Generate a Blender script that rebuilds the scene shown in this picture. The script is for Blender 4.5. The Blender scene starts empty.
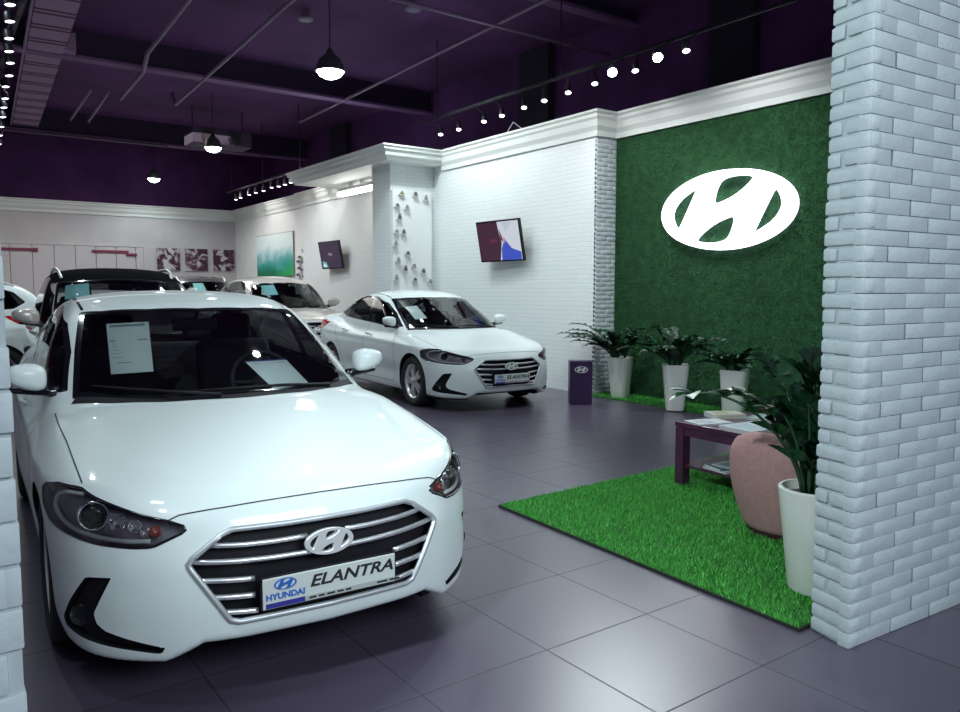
import bpy, bmesh, math, random
import numpy as np
from mathutils import Vector, Matrix, Euler

scene = bpy.context.scene
COL = scene.collection
R = math.radians

# ---------------------------------------------------------------- camera, world, lights, exposure
cam_d = bpy.data.cameras.new('camera'); cam = bpy.data.objects.new('camera', cam_d); COL.objects.link(cam)
YAW, PITCH, CAM_H, FPX = R(36.0), -math.atan(66/770), 1.47, 770.0
_fw = Vector((math.sin(YAW)*math.cos(PITCH), math.cos(YAW)*math.cos(PITCH), math.sin(PITCH)))
_rt = Vector((math.cos(YAW), -math.sin(YAW), 0)); _up = _rt.cross(_fw)
cam.matrix_world = Matrix(((_rt.x,_up.x,-_fw.x,0),(_rt.y,_up.y,-_fw.y,0),(_rt.z,_up.z,-_fw.z,CAM_H),(0,0,0,1)))
cam_d.sensor_width = 36; cam_d.lens = FPX/960*36; cam_d.clip_start = .05; cam_d.clip_end = 200
scene.camera = cam

world = bpy.data.worlds.new('world'); scene.world = world; world.use_nodes = True
_bg = world.node_tree.nodes['Background']; _bg.inputs['Color'].default_value = (.46,.30,.66,1); _bg.inputs['Strength'].default_value = .12
scene.view_settings.view_transform = 'Standard'; scene.view_settings.look = 'None'
scene.view_settings.gamma = 1; scene.view_settings.use_curve_mapping = False
scene.view_settings.exposure = 0.18

def area(name, loc, rot, sx, sy, power, color=(1,1,1), spread=180):
    l = bpy.data.lights.new(name, 'AREA'); l.shape = 'RECTANGLE'; l.size = sx; l.size_y = sy
    l.energy = power; l.color = color; l.spread = R(spread)
    o = bpy.data.objects.new(name, l); COL.objects.link(o); o.location = loc; o.rotation_euler = rot
    return o
LP_PEND, LP_WALL, LP_TURF, LP_FAR = 120, 66, 135, 85
COOL = (.81,.97,1.0); WARM=(1.0,.98,.93)
def lamp(name, loc, power, aim, ang=140, r=.15, color=COOL, blend=.7):
    l = bpy.data.lights.new(name, 'SPOT'); l.energy = power; l.color = color; l.spot_size = R(ang); l.spot_blend = blend; l.shadow_soft_size = r
    o = bpy.data.objects.new(name, l); COL.objects.link(o); o.location = loc
    o.rotation_euler = (Vector(aim)-Vector(loc)).to_track_quat('-Z','Y').to_euler(); return o
# the mall hall the viewer stands in, its lighting falling through the entrance
area('mall_hall_light', (1.9,-3.4,3.9), (Vector((1.3,2.7,.6))-Vector((1.9,-3.4,3.9))).to_track_quat('-Z','Y').to_euler(), 4.0, 2.0, 98, (.80,.95,1.0), 110)
# bare spots added above the cars to brighten them, without lamp bodies
for _x,_y,_p in ((-.9,3.0,95),(3.2,2.2,50),(3.4,6.6,150),(-.2,8.6,115),(5.2,5.2,260),(6.3,10.4,150)):
    lamp('fill_spot', (_x,_y,5.0), _p, (_x,_y,0), r=(.08 if _y>5 else .3))
lamp('fill_spot', (-1.3,1.6,3.9), 620, (3.0,1.8,1.3), 70, .15)  # unseen side spot added to brighten the brick pillar's left face
for _x,_y in ((1.4,12.6),(4.0,12.0),(3.2,16.4),(6.4,14.6)): lamp('fill_spot', (_x,_y,5.0), 150, (_x,_y,0), r=.09)  # more bare spots added to light the middle of the hall
area('rear_fill', (3.5,19.5,5.0), (0,0,0), 5.0, 4.0, 200, (1,.97,.93), 160)  # broad fill added over the rear hall, no fixture there
# the two glaring track heads, turned on the car in front
for _l in ((6.98,6.85,4.08),(6.96,6.11,4.08)): lamp('track_glare', _l, 115, (1.7,2.9,.5), 60, .8, (.88,1.0,1.0), .9)

# ---------------------------------------------------------------- materials
MATS = {}
def mat(name, color=(.8,.8,.8), rough=.5, metal=0, coat=0, emit=None, estr=1, spec=.5, sheen=0, trans=0, alpha=1):
    if name in MATS: return MATS[name]
    m = bpy.data.materials.new(name); m.use_nodes = True; b = m.node_tree.nodes['Principled BSDF']
    b.inputs['Base Color'].default_value = (*color,1); b.inputs['Roughness'].default_value = rough
    b.inputs['Metallic'].default_value = metal; b.inputs['Coat Weight'].default_value = coat; b.inputs['Coat Roughness'].default_value = .04
    b.inputs['Specular IOR Level'].default_value = spec
    if emit: b.inputs['Emission Color'].default_value = (*emit,1); b.inputs['Emission Strength'].default_value = estr
    MATS[name] = m; return m
def nodes(m): return m.node_tree.nodes, m.node_tree.links, m.node_tree.nodes['Principled BSDF']
def noisy(m, c1, c2, scale=8, detail=4, rough=None, bump=0, bscale=None):
    n,l,b = nodes(m); tc=n.new('ShaderNodeTexCoord'); t=n.new('ShaderNodeTexNoise'); t.inputs['Scale'].default_value=scale; t.inputs['Detail'].default_value=detail
    l.new(tc.outputs['Object'],t.inputs['Vector']); r=n.new('ShaderNodeValToRGB'); r.color_ramp.elements[0].position=.35; r.color_ramp.elements[1].position=.65
    r.color_ramp.elements[0].color=(*c1,1); r.color_ramp.elements[1].color=(*c2,1); l.new(t.outputs['Fac'],r.inputs['Fac']); l.new(r.outputs['Color'],b.inputs['Base Color'])
    if bump:
        t2=n.new('ShaderNodeTexNoise'); t2.inputs['Scale'].default_value=bscale or scale*4; l.new(tc.outputs['Object'],t2.inputs['Vector'])
        bp=n.new('ShaderNodeBump'); bp.inputs['Strength'].default_value=bump; bp.inputs['Distance'].default_value=.01; l.new(t2.outputs['Fac'],bp.inputs['Height']); l.new(bp.outputs['Normal'],b.inputs['Normal'])
    return m
def glass(name, tint=(1,1,1), refl=.9, rough=.02):
    if name in MATS: return MATS[name]
    m=bpy.data.materials.new(name); m.use_nodes=True; n=m.node_tree.nodes; l=m.node_tree.links; n.clear()
    o=n.new('ShaderNodeOutputMaterial'); mx=n.new('ShaderNodeMixShader'); tr=n.new('ShaderNodeBsdfTransparent'); gl=n.new('ShaderNodeBsdfGlossy'); fr=n.new('ShaderNodeFresnel'); mu=n.new('ShaderNodeMath'); mu.operation='MULTIPLY'
    tr.inputs['Color'].default_value=(*tint,1); gl.inputs['Roughness'].default_value=rough; gl.inputs['Color'].default_value=(1,1,1,1); fr.inputs['IOR'].default_value=1.5; mu.inputs[1].default_value=refl
    l.new(fr.outputs['Fac'],mu.inputs[0]); l.new(mu.outputs[0],mx.inputs['Fac']); l.new(tr.outputs[0],mx.inputs[1]); l.new(gl.outputs[0],mx.inputs[2]); l.new(mx.outputs[0],o.inputs['Surface'])
    MATS[name]=m; return m

# ---------------------------------------------------------------- objects
def link(o, parent=None):
    COL.objects.link(o)
    if parent is not None: o.parent = parent
    return o
def tag(o, label=None, cat=None, group=None, kind=None):
    if label: o['label']=label
    if cat: o['category']=cat
    if group: o['group']=group
    if kind: o['kind']=kind
    return o
def empty(name, loc=(0,0,0), rz=0, label=None, cat=None, group=None):
    o=bpy.data.objects.new(name,None); o.location=loc; o.rotation_euler=(0,0,rz); o.empty_display_size=.1; COL.objects.link(o)
    return tag(o,label,cat,group)
def meshobj(name, V, Fc, m, parent=None, smooth=False, mi=None, angle=None):
    me=bpy.data.meshes.new(name)
    me.from_pydata([tuple(map(float,v)) for v in V],[],[tuple(map(int,f)) for f in Fc])
    for k in (m if isinstance(m,(list,tuple)) else [m]): me.materials.append(k)
    if mi is not None: me.polygons.foreach_set('material_index',np.array(mi,dtype=np.int32))
    if smooth: me.shade_smooth()
    if angle: me.set_sharp_from_angle(angle=R(angle))
    me.update()
    return link(bpy.data.objects.new(name,me),parent)
def children(o): return [c for c in bpy.data.objects if c.parent==o]
def copy_tree(o, parent=None):
    c=o.copy(); COL.objects.link(c)
    if parent is not None: c.parent=parent
    for ch in children(o): copy_tree(ch,c)
    return c
class MB:
    """collects shapes and links them as ONE mesh object"""
    def __init__(s): s.V=[]; s.F=[]; s.I=[]; s.mi=0
    def add(s,V,Fc,mi=None):
        n=len(s.V); s.V+= [tuple(map(float,v)) for v in V]; s.F+=[tuple(int(i)+n for i in f) for f in Fc]; s.I+=[s.mi if mi is None else mi]*len(Fc); return s
    def bm(s,b,M=None,mi=None):
        b.verts.index_update(); V=[(M@v.co if M else v.co) for v in b.verts]; Fc=[[v.index for v in f.verts] for f in b.faces]; b.free(); return s.add(V,Fc,mi)
    def box(s,c,size,rot=(0,0,0),bev=0,seg=2,mi=None):
        b=bmesh.new(); bmesh.ops.create_cube(b,size=1); bmesh.ops.scale(b,vec=size,verts=b.verts)
        if bev: bmesh.ops.bevel(b,geom=b.edges[:],offset=bev,segments=seg,profile=.5,affect='EDGES')
        return s.bm(b,Matrix.Translation(c)@Euler(rot).to_matrix().to_4x4(),mi)
    def box2(s,a,b_,bev=0,seg=2,mi=None):
        a=np.array(a,float); b_=np.array(b_,float); return s.box((a+b_)/2,tuple(abs(b_-a)),(0,0,0),bev,seg,mi)
    def lathe(s,prof,M=None,seg=32,mi=None,sq=None):
        V=[];Fc=[]; n=len(prof)
        for j in range(seg):
            a=2*math.pi*j/seg; c,sn=math.cos(a),math.sin(a); k=1
            if sq: k=1/((abs(c)**sq+abs(sn)**sq)**(1/sq))
            for r,z in prof: V.append(Vector((r*k*c,r*k*sn,z)))
        for j in range(seg):
            for i in range(n-1):
                a=j*n+i; b=((j+1)%seg)*n+i; Fc.append((a,b,b+1,a+1))
        if M: V=[M@v for v in V]
        return s.add(V,Fc,mi)
    def tube(s,path,r,seg=8,closed=False,mi=None,caps=True):
        P=[Vector(p) for p in path]; n=len(P); V=[];Fc=[]; up=None
        for i in range(n):
            t=(P[(i+1)%n]-P[i-1]) if closed else (P[min(i+1,n-1)]-P[max(i-1,0)])
            t.normalize()
            if up is None: up=t.orthogonal().normalized()
            up=(up-t*up.dot(t)); up=up.normalized() if up.length>1e-6 else t.orthogonal().normalized(); bi=t.cross(up); rr=r[i] if hasattr(r,'__len__') else r
            for k in range(seg):
                a=2*math.pi*k/seg; V.append(P[i]+(up*math.cos(a)+bi*math.sin(a))*rr)
        for i in range(n if closed else n-1):
            for k in range(seg):
                a=i*seg+k; b=i*seg+(k+1)%seg; c=((i+1)%n)*seg; Fc.append((a,b,c+(k+1)%seg,c+k))
        if caps and not closed: Fc+= [tuple(range(seg))[::-1], tuple(range((n-1)*seg,n*seg))]
        return s.add(V,Fc,mi)
    def disc(s,c,r,M=None,seg=24,mi=None):
        V=[Vector((r*math.cos(2*math.pi*k/seg),r*math.sin(2*math.pi*k/seg),0)) for k in range(seg)]
        if M: V=[M@v for v in V]
        return s.add([v+Vector(c) for v in V],[tuple(range(seg))],mi)
    def prism(s,poly,d0,d1,fn,mi=None):
        """extrude a 2-D polygon: fn(u,v,d)->point"""
        n=len(poly); V=[fn(u,v,d0) for u,v in poly]+[fn(u,v,d1) for u,v in poly]
        Fc=[tuple(range(n))[::-1],tuple(range(n,2*n))]+[(i,(i+1)%n,n+(i+1)%n,n+i) for i in range(n)]
        return s.add(V,Fc,mi)
    def build(s,name,m,parent=None,smooth=False,angle=None):
        o=meshobj(name,s.V,s.F,m,parent,smooth,s.I,angle)
        b=bmesh.new(); b.from_mesh(o.data); bmesh.ops.recalc_face_normals(b,faces=b.faces); b.to_mesh(o.data); b.free()
        return o
def part(name,m,parent,fn,smooth=False,angle=None,label=None):
    b=MB(); fn(b); o=b.build(name,m,parent,smooth or bool(angle),angle)
    if label: o['label']=label
    return o
def shapes_curve(name, splines, depth, bevel=0):
    """filled flat curve (even-odd holes) turned into a mesh, in the XY plane, depth along +-Z"""
    cu=bpy.data.curves.new(name,'CURVE'); cu.dimensions='2D'; cu.fill_mode='BOTH'; cu.extrude=depth; cu.bevel_depth=bevel; cu.bevel_resolution=2
    for pts in splines:
        sp=cu.splines.new('POLY'); sp.points.add(len(pts)-1); sp.use_cyclic_u=True
        for k,p in enumerate(pts): sp.points[k].co=(p[0],p[1],0,1)
    o=bpy.data.objects.new(name,cu); COL.objects.link(o); bpy.context.view_layer.update()
    me=bpy.data.meshes.new_from_object(o.evaluated_get(bpy.context.evaluated_depsgraph_get())); me.name=name
    bpy.data.objects.remove(o); bpy.data.curves.remove(cu); return me
def text_mesh(name, txt, size, depth=.001, shear=0, bold=0, align='CENTER', sx=1):
    cu=bpy.data.curves.new(name,'FONT'); cu.body=txt; cu.size=size; cu.extrude=depth; cu.shear=shear; cu.offset=bold; cu.align_x=align; cu.align_y='CENTER'
    o=bpy.data.objects.new(name,cu); COL.objects.link(o); o.scale=(sx,1,1); bpy.context.view_layer.update()
    me=bpy.data.meshes.new_from_object(o.evaluated_get(bpy.context.evaluated_depsgraph_get())); me.name=name
    for v in me.vertices: v.co.x*=sx
    bpy.data.objects.remove(o); bpy.data.curves.remove(cu); return me
def place(me,name,m,parent,M):
    me.materials.clear(); me.materials.append(m); o=bpy.data.objects.new(name,me); link(o,parent); o.matrix_local=M; return o
# slanted-H oval emblem, unit: half-width 1 across, half-height .5
def emblem_splines():
    ell=[(math.cos(a),.5*math.sin(a)) for a in np.linspace(0,2*math.pi,64,endpoint=False)]
    top=[(.46,.37),(.24,.41),(.05,.41),(-.08,.38),(-.14,.30),(-.18,.18),(-.185,.11),(-.13,.085),(-.03,.095),(.15,.15),(.31,.235),(.41,.31)]
    lef=[(-.38,.355),(-.57,.28),(-.75,.18),(-.85,.05),(-.85,-.06),(-.79,-.17),(-.71,-.24),(-.54,.06)]
    bot=[(-x,-y) for x,y in top]; rig=[(-x,-y) for x,y in lef]
    return [ell]+[smooth_poly(p,1) for p in (top,lef,bot,rig)]
# ---------------------------------------------------------------- car surface (analytic field -> mesh)
def pchip(pts):
    P=np.array(pts,float); x=P[:,0]; y=P[:,1]; h=np.diff(x); dl=np.diff(y)/h
    d=np.zeros(len(x))
    for i in range(1,len(x)-1):
        if dl[i-1]*dl[i]>0:
            w1=2*h[i]+h[i-1]; w2=h[i]+2*h[i-1]; d[i]=(w1+w2)/(w1/dl[i-1]+w2/dl[i])
    d[0]=dl[0]; d[-1]=dl[-1]
    def ev(q):
        q=np.asarray(q,float); i=np.clip(np.searchsorted(x,q)-1,0,len(x)-2)
        t=(q-x[i])/h[i]; lo=q<x[0]; hi=q>x[-1]
        r=y[i]*(1+2*t)*(1-t)**2+d[i]*h[i]*t*(1-t)**2+y[i+1]*t*t*(3-2*t)+d[i+1]*h[i]*t*t*(t-1)
        r=np.where(lo,y[0]+d[0]*(q-x[0]),r); return np.where(hi,y[-1]+d[-1]*(q-x[-1]),r)
    return ev
def smax(a,b,k):
    h=np.clip(.5+.5*(a-b)/k,0,1); return b+(a-b)*h+k*h*(1-h)
def smin(a,b,k): return -smax(-a,-b,k)

def car_field(S):
    top=pchip(S['top']); w=pchip(S['w']); tum=pchip(S['tum']); f0=pchip(S['f0']); fl=pchip(S['fl'])
    r0=pchip(S['r0']); rl=pchip(S['rl']); zr=pchip(S['roof']); gw=pchip(S['gw']); gt=pchip(S['gt']); bot=pchip(S['bot'])
    L=S['L']; drop=pchip(S['drop'])
    def F(p):
        x=p[...,0]; y=np.abs(p[...,1]); z=p[...,2]
        T=top(x)-drop(y)
        T=T+S.get('ridge',0)*np.exp(-((y-(.40+.26*x))/.075)**2)*np.clip((x-.15)/.3,0,1)*np.clip((1.35-x)/.3,0,1)
        d=tum(z)
        zc=S['zc0']+S['zc1']*(x-1)
        d=d-S['crease']*np.exp(-((z-zc)/.035)**2)*np.clip((x-.6)/.5,0,1)
        d=d+S['scoop']*np.exp(-((z-.40)/.10)**2)*np.clip((x-1.1)/.4,0,1)*np.clip((S['xr']-.35-x)/.4,0,1)
        side=y-(w(x)-d)
        front=(f0(y)+fl(z))-x
        rear=x-(L-r0(y)-rl(z))
        low=smax(z-T,side,S.get('kts',.07))
        low=smax(low,front,S.get('kf',.07)); low=smax(low,rear,.07); low=smax(low,bot(x)+S.get('notch',0)*np.clip((.56-y)/.12,0,1)*np.clip((.6-x)/.3,0,1)-z,.035)
        sh=np.where(x<S['xm'],x-S['cw']*y*y,x+S['cr']*y*y)
        Z=zr(sh)-S['rc']*(y/.55)**2-S['rc2']*(y/.6)**6
        gs=y-(gw(x)-gt(z))
        gh=smax(z-Z,gs,S.get('kg',.05)); gh=smax(gh,top(x)-.16-z,.02)
        return smin(low,gh,S.get('ku',.03))
    return F
def grad(F,p,e=1e-4):
    g=np.empty_like(p)
    for k in range(3):
        d=np.zeros(3); d[k]=e; g[...,k]=(F(p+d)-F(p-d))/(2*e)
    return g
def newton(F,p,n=4,cap=.02):
    for _ in range(n):
        f=F(p); g=grad(F,p); s=f/np.maximum((g*g).sum(-1),.05)
        st=-g*s[...,None]; l=np.linalg.norm(st,axis=-1,keepdims=True); p=p+st*np.minimum(1,cap/np.maximum(l,1e-9))
    return p
def surface_net(F,lo,hi,c):
    lo=np.array(lo,float); n=np.ceil((np.array(hi)-lo)/c).astype(int)+1
    ax=[lo[k]+c*np.arange(n[k]) for k in range(3)]
    V=np.empty(n)
    for i in range(n[0]):
        Y,Zz=np.meshgrid(ax[1],ax[2],indexing='ij'); V[i]=F(np.stack([np.full_like(Y,ax[0][i]),Y,Zz],-1))
    s=V<0
    cnt=np.zeros(n-1,int); pos=np.zeros(tuple(n-1)+(3,))
    idx=np.indices(n-1)
    for a in range(3):
        b,d=[k for k in range(3) if k!=a]
        sl0=[slice(None)]*3; sl1=[slice(None)]*3; sl0[a]=slice(0,-1); sl1[a]=slice(1,None)
        v0=V[tuple(sl0)]; v1=V[tuple(sl1)]; cr=(v0<0)!=(v1<0)
        t=np.where(cr,v0/np.where(cr,v0-v1,1),0)
        for ob in (0,1):
            for od in (0,1):
                q=[slice(None)]*3
                q[b]=slice(ob,n[b]-1+ob); q[d]=slice(od,n[d]-1+od)
                c_=cr[tuple(q)]; t_=t[tuple(q)]
                cnt+=c_
                pos[...,a]+=np.where(c_,t_,0); pos[...,b]+=np.where(c_,ob,0); pos[...,d]+=np.where(c_,od,0)
    m=cnt>0; vid=-np.ones(n-1,int); vid[m]=np.arange(m.sum())
    ijk=np.stack([idx[k][m] for k in range(3)],-1)
    P=lo+c*(ijk+pos[m]/cnt[m][:,None])
    quads=[]
    for a in range(3):
        b,d=(a+1)%3,(a+2)%3
        sl0=[slice(None)]*3; sl1=[slice(None)]*3; sl0[a]=slice(0,-1); sl1[a]=slice(1,None)
        s0=s[tuple(sl0)]; s1=s[tuple(sl1)]; cr=np.argwhere(s0!=s1)
        cr=cr[(cr[:,b]>0)&(cr[:,d]>0)&(cr[:,b]<n[b]-1)&(cr[:,d]<n[d]-1)]
        fl=s0[cr[:,0],cr[:,1],cr[:,2]]
        def at(ob,od):
            q=cr.copy(); q[:,b]-=ob; q[:,d]-=od; return vid[q[:,0],q[:,1],q[:,2]]
        Q=np.stack([at(1,1),at(0,1),at(0,0),at(1,0)],-1)
        Q[~fl]=Q[~fl][:,::-1]; quads.append(Q)
    Q=np.concatenate(quads)
    P=newton(F,P)
    return P,Q
def tri_of(P,Q):
    a=np.linalg.norm(P[Q[:,0]]-P[Q[:,2]],axis=1)<=np.linalg.norm(P[Q[:,1]]-P[Q[:,3]],axis=1)
    T1=np.where(a[:,None],Q[:,[0,1,2]],Q[:,[0,1,3]]); T2=np.where(a[:,None],Q[:,[0,2,3]],Q[:,[1,2,3]])
    return np.concatenate([T1,T2])
def poly_sd(u,v,poly):
    """signed distance to a closed polygon, negative inside"""
    poly=np.array(poly,float); n=len(poly); d=np.full(u.shape,1e9); ins=np.zeros(u.shape,bool)
    for i in range(n):
        a=poly[i]; b=poly[(i+1)%n]; e=b-a
        t=np.clip(((u-a[0])*e[0]+(v-a[1])*e[1])/(e@e+1e-12),0,1)
        d=np.minimum(d,np.hypot(u-a[0]-t*e[0],v-a[1]-t*e[1]))
        c=((a[1]>v)!=(b[1]>v)); xx=a[0]+(v-a[1])*e[0]/np.where(abs(e[1])<1e-12,1e-12,e[1])
        ins^=c&(u<xx)
    return np.where(ins,-d,d)
def smooth_poly(poly,n=3,closed=True,keep=()):
    """corner-cut a polygon n times"""
    P=[np.array(p,float) for p in poly]
    for _ in range(n):
        Q=[]; m=len(P)
        for i in range(m if closed else m-1):
            a,b=P[i],P[(i+1)%m]; Q+=[a*.75+b*.25,a*.25+b*.75]
        if not closed: Q=[P[0]]+Q+[P[-1]]
        P=Q
    return np.array(P)

ELANTRA=dict(L=4.57,xr=3.57,xm=2.6,cw=.30,cr=.35,rc=.028,rc2=.02,zc0=.765,zc1=.03,crease=.010,scoop=.018,ridge=.010,notch=.065,
 top=[(-.1,.66),(.05,.715),(.15,.752),(.3,.795),(.6,.865),(.9,.922),(1.2,.965),(1.6,.985),(3.2,1.04),(3.7,1.085),(4.1,1.10),(4.4,1.10),(4.6,1.085)],
 drop=[(0,0),(.3,.008),(.5,.02),(.65,.04),(.78,.075),(.88,.13)],
 w=[(0,.82),(.3,.862),(.6,.888),(.9,.899),(1.5,.893),(2.3,.893),(3.,.898),(3.6,.902),(4.,.885),(4.57,.83)],
 tum=[(.15,.06),(.25,.03),(.4,.012),(.6,0),(.70,.0),(.80,.018),(.9,.05),(1.0,.10),(1.1,.17)],
 f0=[(0,0),(.3,.022),(.5,.075),(.65,.165),(.75,.27),(.83,.42),(.88,.65),(.9,.95)],
 fl=[(.08,.09),(.13,.045),(.18,.022),(.28,.006),(.38,0),(.48,.004),(.6,.03),(.7,.07),(.76,.115),(.85,.26)],
 r0=[(0,0),(.4,.02),(.6,.07),(.75,.16),(.83,.30),(.9,.7)],
 rl=[(.15,.12),(.3,.03),(.5,0),(.75,.01),(.9,.03),(1.05,.02),(1.1,.03)],
 roof=[(.95,.87),(1.1,.955),(1.4,1.118),(1.75,1.283),(2.05,1.405),(2.3,1.452),(2.6,1.468),(2.95,1.453),(3.3,1.395),(3.6,1.295),(3.9,1.19),(4.2,1.07)],
 gw=[(1.,.76),(1.4,.80),(2.,.815),(2.6,.815),(3.2,.79),(3.7,.72),(4.2,.60)],
 gt=[(.8,-.02),(.95,.0),(1.1,.042),(1.25,.103),(1.4,.190),(1.5,.27)],
 bot=[(0,.16),(.5,.165),(1.2,.17),(3.5,.17),(4.5,.2)])
# ---------------------------------------------------------------- car builder
def submesh(P,T):
    ids,inv=np.unique(T.ravel(),return_inverse=True); return P[ids],inv.reshape(-1,3)
def boundary(T):
    E={}
    for t in T:
        for a,b in ((t[0],t[1]),(t[1],t[2]),(t[2],t[0])):
            a,b=int(a),int(b); E[(a,b)]=1
    return [(a,b) for (a,b) in E if (b,a) not in E]
def loops(T):
    nx={}
    for a,b in boundary(T): nx[a]=b
    out=[]
    while nx:
        a=next(iter(nx)); L=[a]; b=nx.pop(a)
        while b in nx: L.append(b); b=nx.pop(b)
        out.append(L)
    return sorted(out,key=len,reverse=True)
def set_normals(o,N):
    o.data.normals_split_custom_set_from_vertices([tuple(map(float,n)) for n in N])
class Surf:
    """the car's outer surface, cut into labelled regions"""
    def __init__(s,spec,cell):
        s.F=car_field(spec); s.spec=spec
        s.P,Q=surface_net(s.F,(-.1,-1.05,.08),(spec['L']+.12,1.05,spec['H']+.06),cell); s.T=tri_of(s.P,Q); s.lab=np.zeros(len(s.T),int); s.names=['body']
    def region(s,name,fn,over=(0,)):
        x,y,z=s.P.T; f=fn(x,np.abs(y),z,y); f=np.where(np.abs(f)<1e-6,1e-6,f)
        k=len(s.names); s.names.append(name)
        ok=np.isin(s.lab,over)
        P2,T2,I=cut_l(s.P,s.T,f,ok,s.lab); s.P,s.T,s.lab=P2,T2,I
        s.lab=np.where(s.lab==-1,k,s.lab); return k
    def finish(s):
        s.P=newton(s.F,s.P,3,.01); g=grad(s.F,s.P); s.N=g/np.maximum(np.linalg.norm(g,axis=1,keepdims=True),1e-6)
    def get(s,name,side=0):
        m=s.lab==s.names.index(name)
        if side: m&=(s.P[s.T].mean(1)[:,1]*side>0)
        ids,inv=np.unique(s.T[m].ravel(),return_inverse=True)
        return s.P[ids],inv.reshape(-1,3),s.N[ids]
    def on(s,pts): return newton(s.F,np.array(pts,float),12,.05)
    def nrm(s,p):
        g=grad(s.F,np.array(p,float)); return g/np.linalg.norm(g,axis=-1,keepdims=True)
    def shootx(s,y,z,x0=-.2,x1=1.2):
        """first surface point met when going rearward at (y,z)"""
        t=np.linspace(x0,x1,700); f=s.F(np.stack([t,np.full_like(t,y),np.full_like(t,z)],-1)); i=int(np.argmax(f<0)); return np.array([t[i],y,z])
def cut_l(P,T,f,ok,lab):
    neg=f<0; k=neg[T].sum(1); mixm=((k==1)|(k==2)); 
    labn=lab.copy(); labn[(k==3)&ok]=-1
    mix=T[mixm]; lm=lab[mixm]; om=ok[mixm]; keep=T[~mixm]; lk=labn[~mixm]
    E={}; newp=[]; out=[]; ol=[]; n0=len(P)
    def mid(a,b):
        key=(a,b) if a<b else (b,a)
        if key not in E:
            t=f[a]/(f[a]-f[b]); E[key]=n0+len(newp); newp.append(P[a]+(P[b]-P[a])*t)
        return E[key]
    for t,l,o in zip(mix,lm,om):
        n=neg[t]; one=n.sum()==1
        i=int(np.argmax(n if one else ~n)); a,b,c=int(t[i]),int(t[(i+1)%3]),int(t[(i+2)%3]); ab=mid(a,b); ac=mid(a,c)
        out+=[(a,ab,ac),(ab,b,c),(ab,c,ac)]; q=-1 if o else l
        ol+=[q if one else l]+[l if one else q]*2
    if newp: P=np.concatenate([P,np.array(newp)]); keep=np.concatenate([keep,np.array(out)]); lk=np.concatenate([lk,np.array(ol)])
    return P,keep,lk
def capsule(u,v,pts,r):
    d=np.full(u.shape,1e9)
    for a,b in zip(pts[:-1],pts[1:]):
        a=np.array(a);b=np.array(b);e=b-a; t=np.clip(((u-a[0])*e[0]+(v-a[1])*e[1])/(e@e),0,1); d=np.minimum(d,np.hypot(u-a[0]-t*e[0],v-a[1]-t*e[1]))
    return d-r

def car_materials():
    mat('black_plastic',(.010,.009,.013),.6,spec=.25); mat('gloss_black',(.008,.008,.011),.12,coat=.6); mat('rubber',(.018,.017,.02),.75)
    mat('chrome',(.88,.89,.90),.16,1); mat('satin_chrome',(.80,.81,.83),.34,.85); mat('surround_satin',(.58,.60,.63),.42,.55); mat('alloy',(.78,.79,.80),.38,.85); mat('trim_cloth',(.035,.03,.038),.85); mat('lining',(.12,.11,.125),.8); mat('dash_plastic',(.022,.02,.026),.6)
    mat('lamp_dark',(.40,.37,.41),.32,.6,coat=.3); mat('lamp_white',(.85,.88,.9),.25); mat('amber',(.30,.07,.05),.3,coat=.5); mat('red_lens',(.5,.01,.02),.12,coat=1)
    mat('plate_white',(.62,.66,.64),.4); mat('plate_blue',(.02,.12,.5),.4); mat('ink',(.015,.015,.02),.5); mat('mirror_glass',(.7,.72,.75),.03,1); mat('plate_navy',(.03,.03,.28),.4)
    glass('screen_glass',(.80,.87,.87),.9); glass('side_glass',(.70,.78,.79),.9); glass('lens_clear',(.95,.96,.97),.9)

def ribbon(S,mb,pts,w=.005,lift=.0012,n=40):
    P=np.array(pts,float); t=np.linspace(0,len(P)-1,n); Q=np.stack([np.interp(t,range(len(P)),P[:,k]) for k in range(3)],-1)
    for _ in range(2): Q[1:-1]=.25*Q[:-2]+.5*Q[1:-1]+.25*Q[2:]
    Q=S.on(Q); N=S.nrm(Q); d=np.gradient(Q,axis=0); d/=np.linalg.norm(d,axis=1,keepdims=True); b=np.cross(d,N)
    A=Q+b*w/2+N*lift; B=Q-b*w/2+N*lift; M=Q+N*(lift+.0006); n=len(Q)
    mb.add(np.concatenate([A,M,B]),[(i,i+1,n+i+1,n+i) for i in range(n-1)]+[(n+i,n+i+1,2*n+i+1,2*n+i) for i in range(n-1)])
def recess(S,P,T,N,depth,dirv=None):
    """a dish behind a region: offset floor plus side wall"""
    D=-N*depth if dirv is None else np.tile(np.array(dirv)*depth,(len(P),1))
    B=P+D; n=len(P); F_=[tuple(t+n) for t in T]; V=np.concatenate([P-N*.001,B])
    for a,b in boundary(T): F_.append((b,a,a+n,b+n))
    return V,F_
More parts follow.
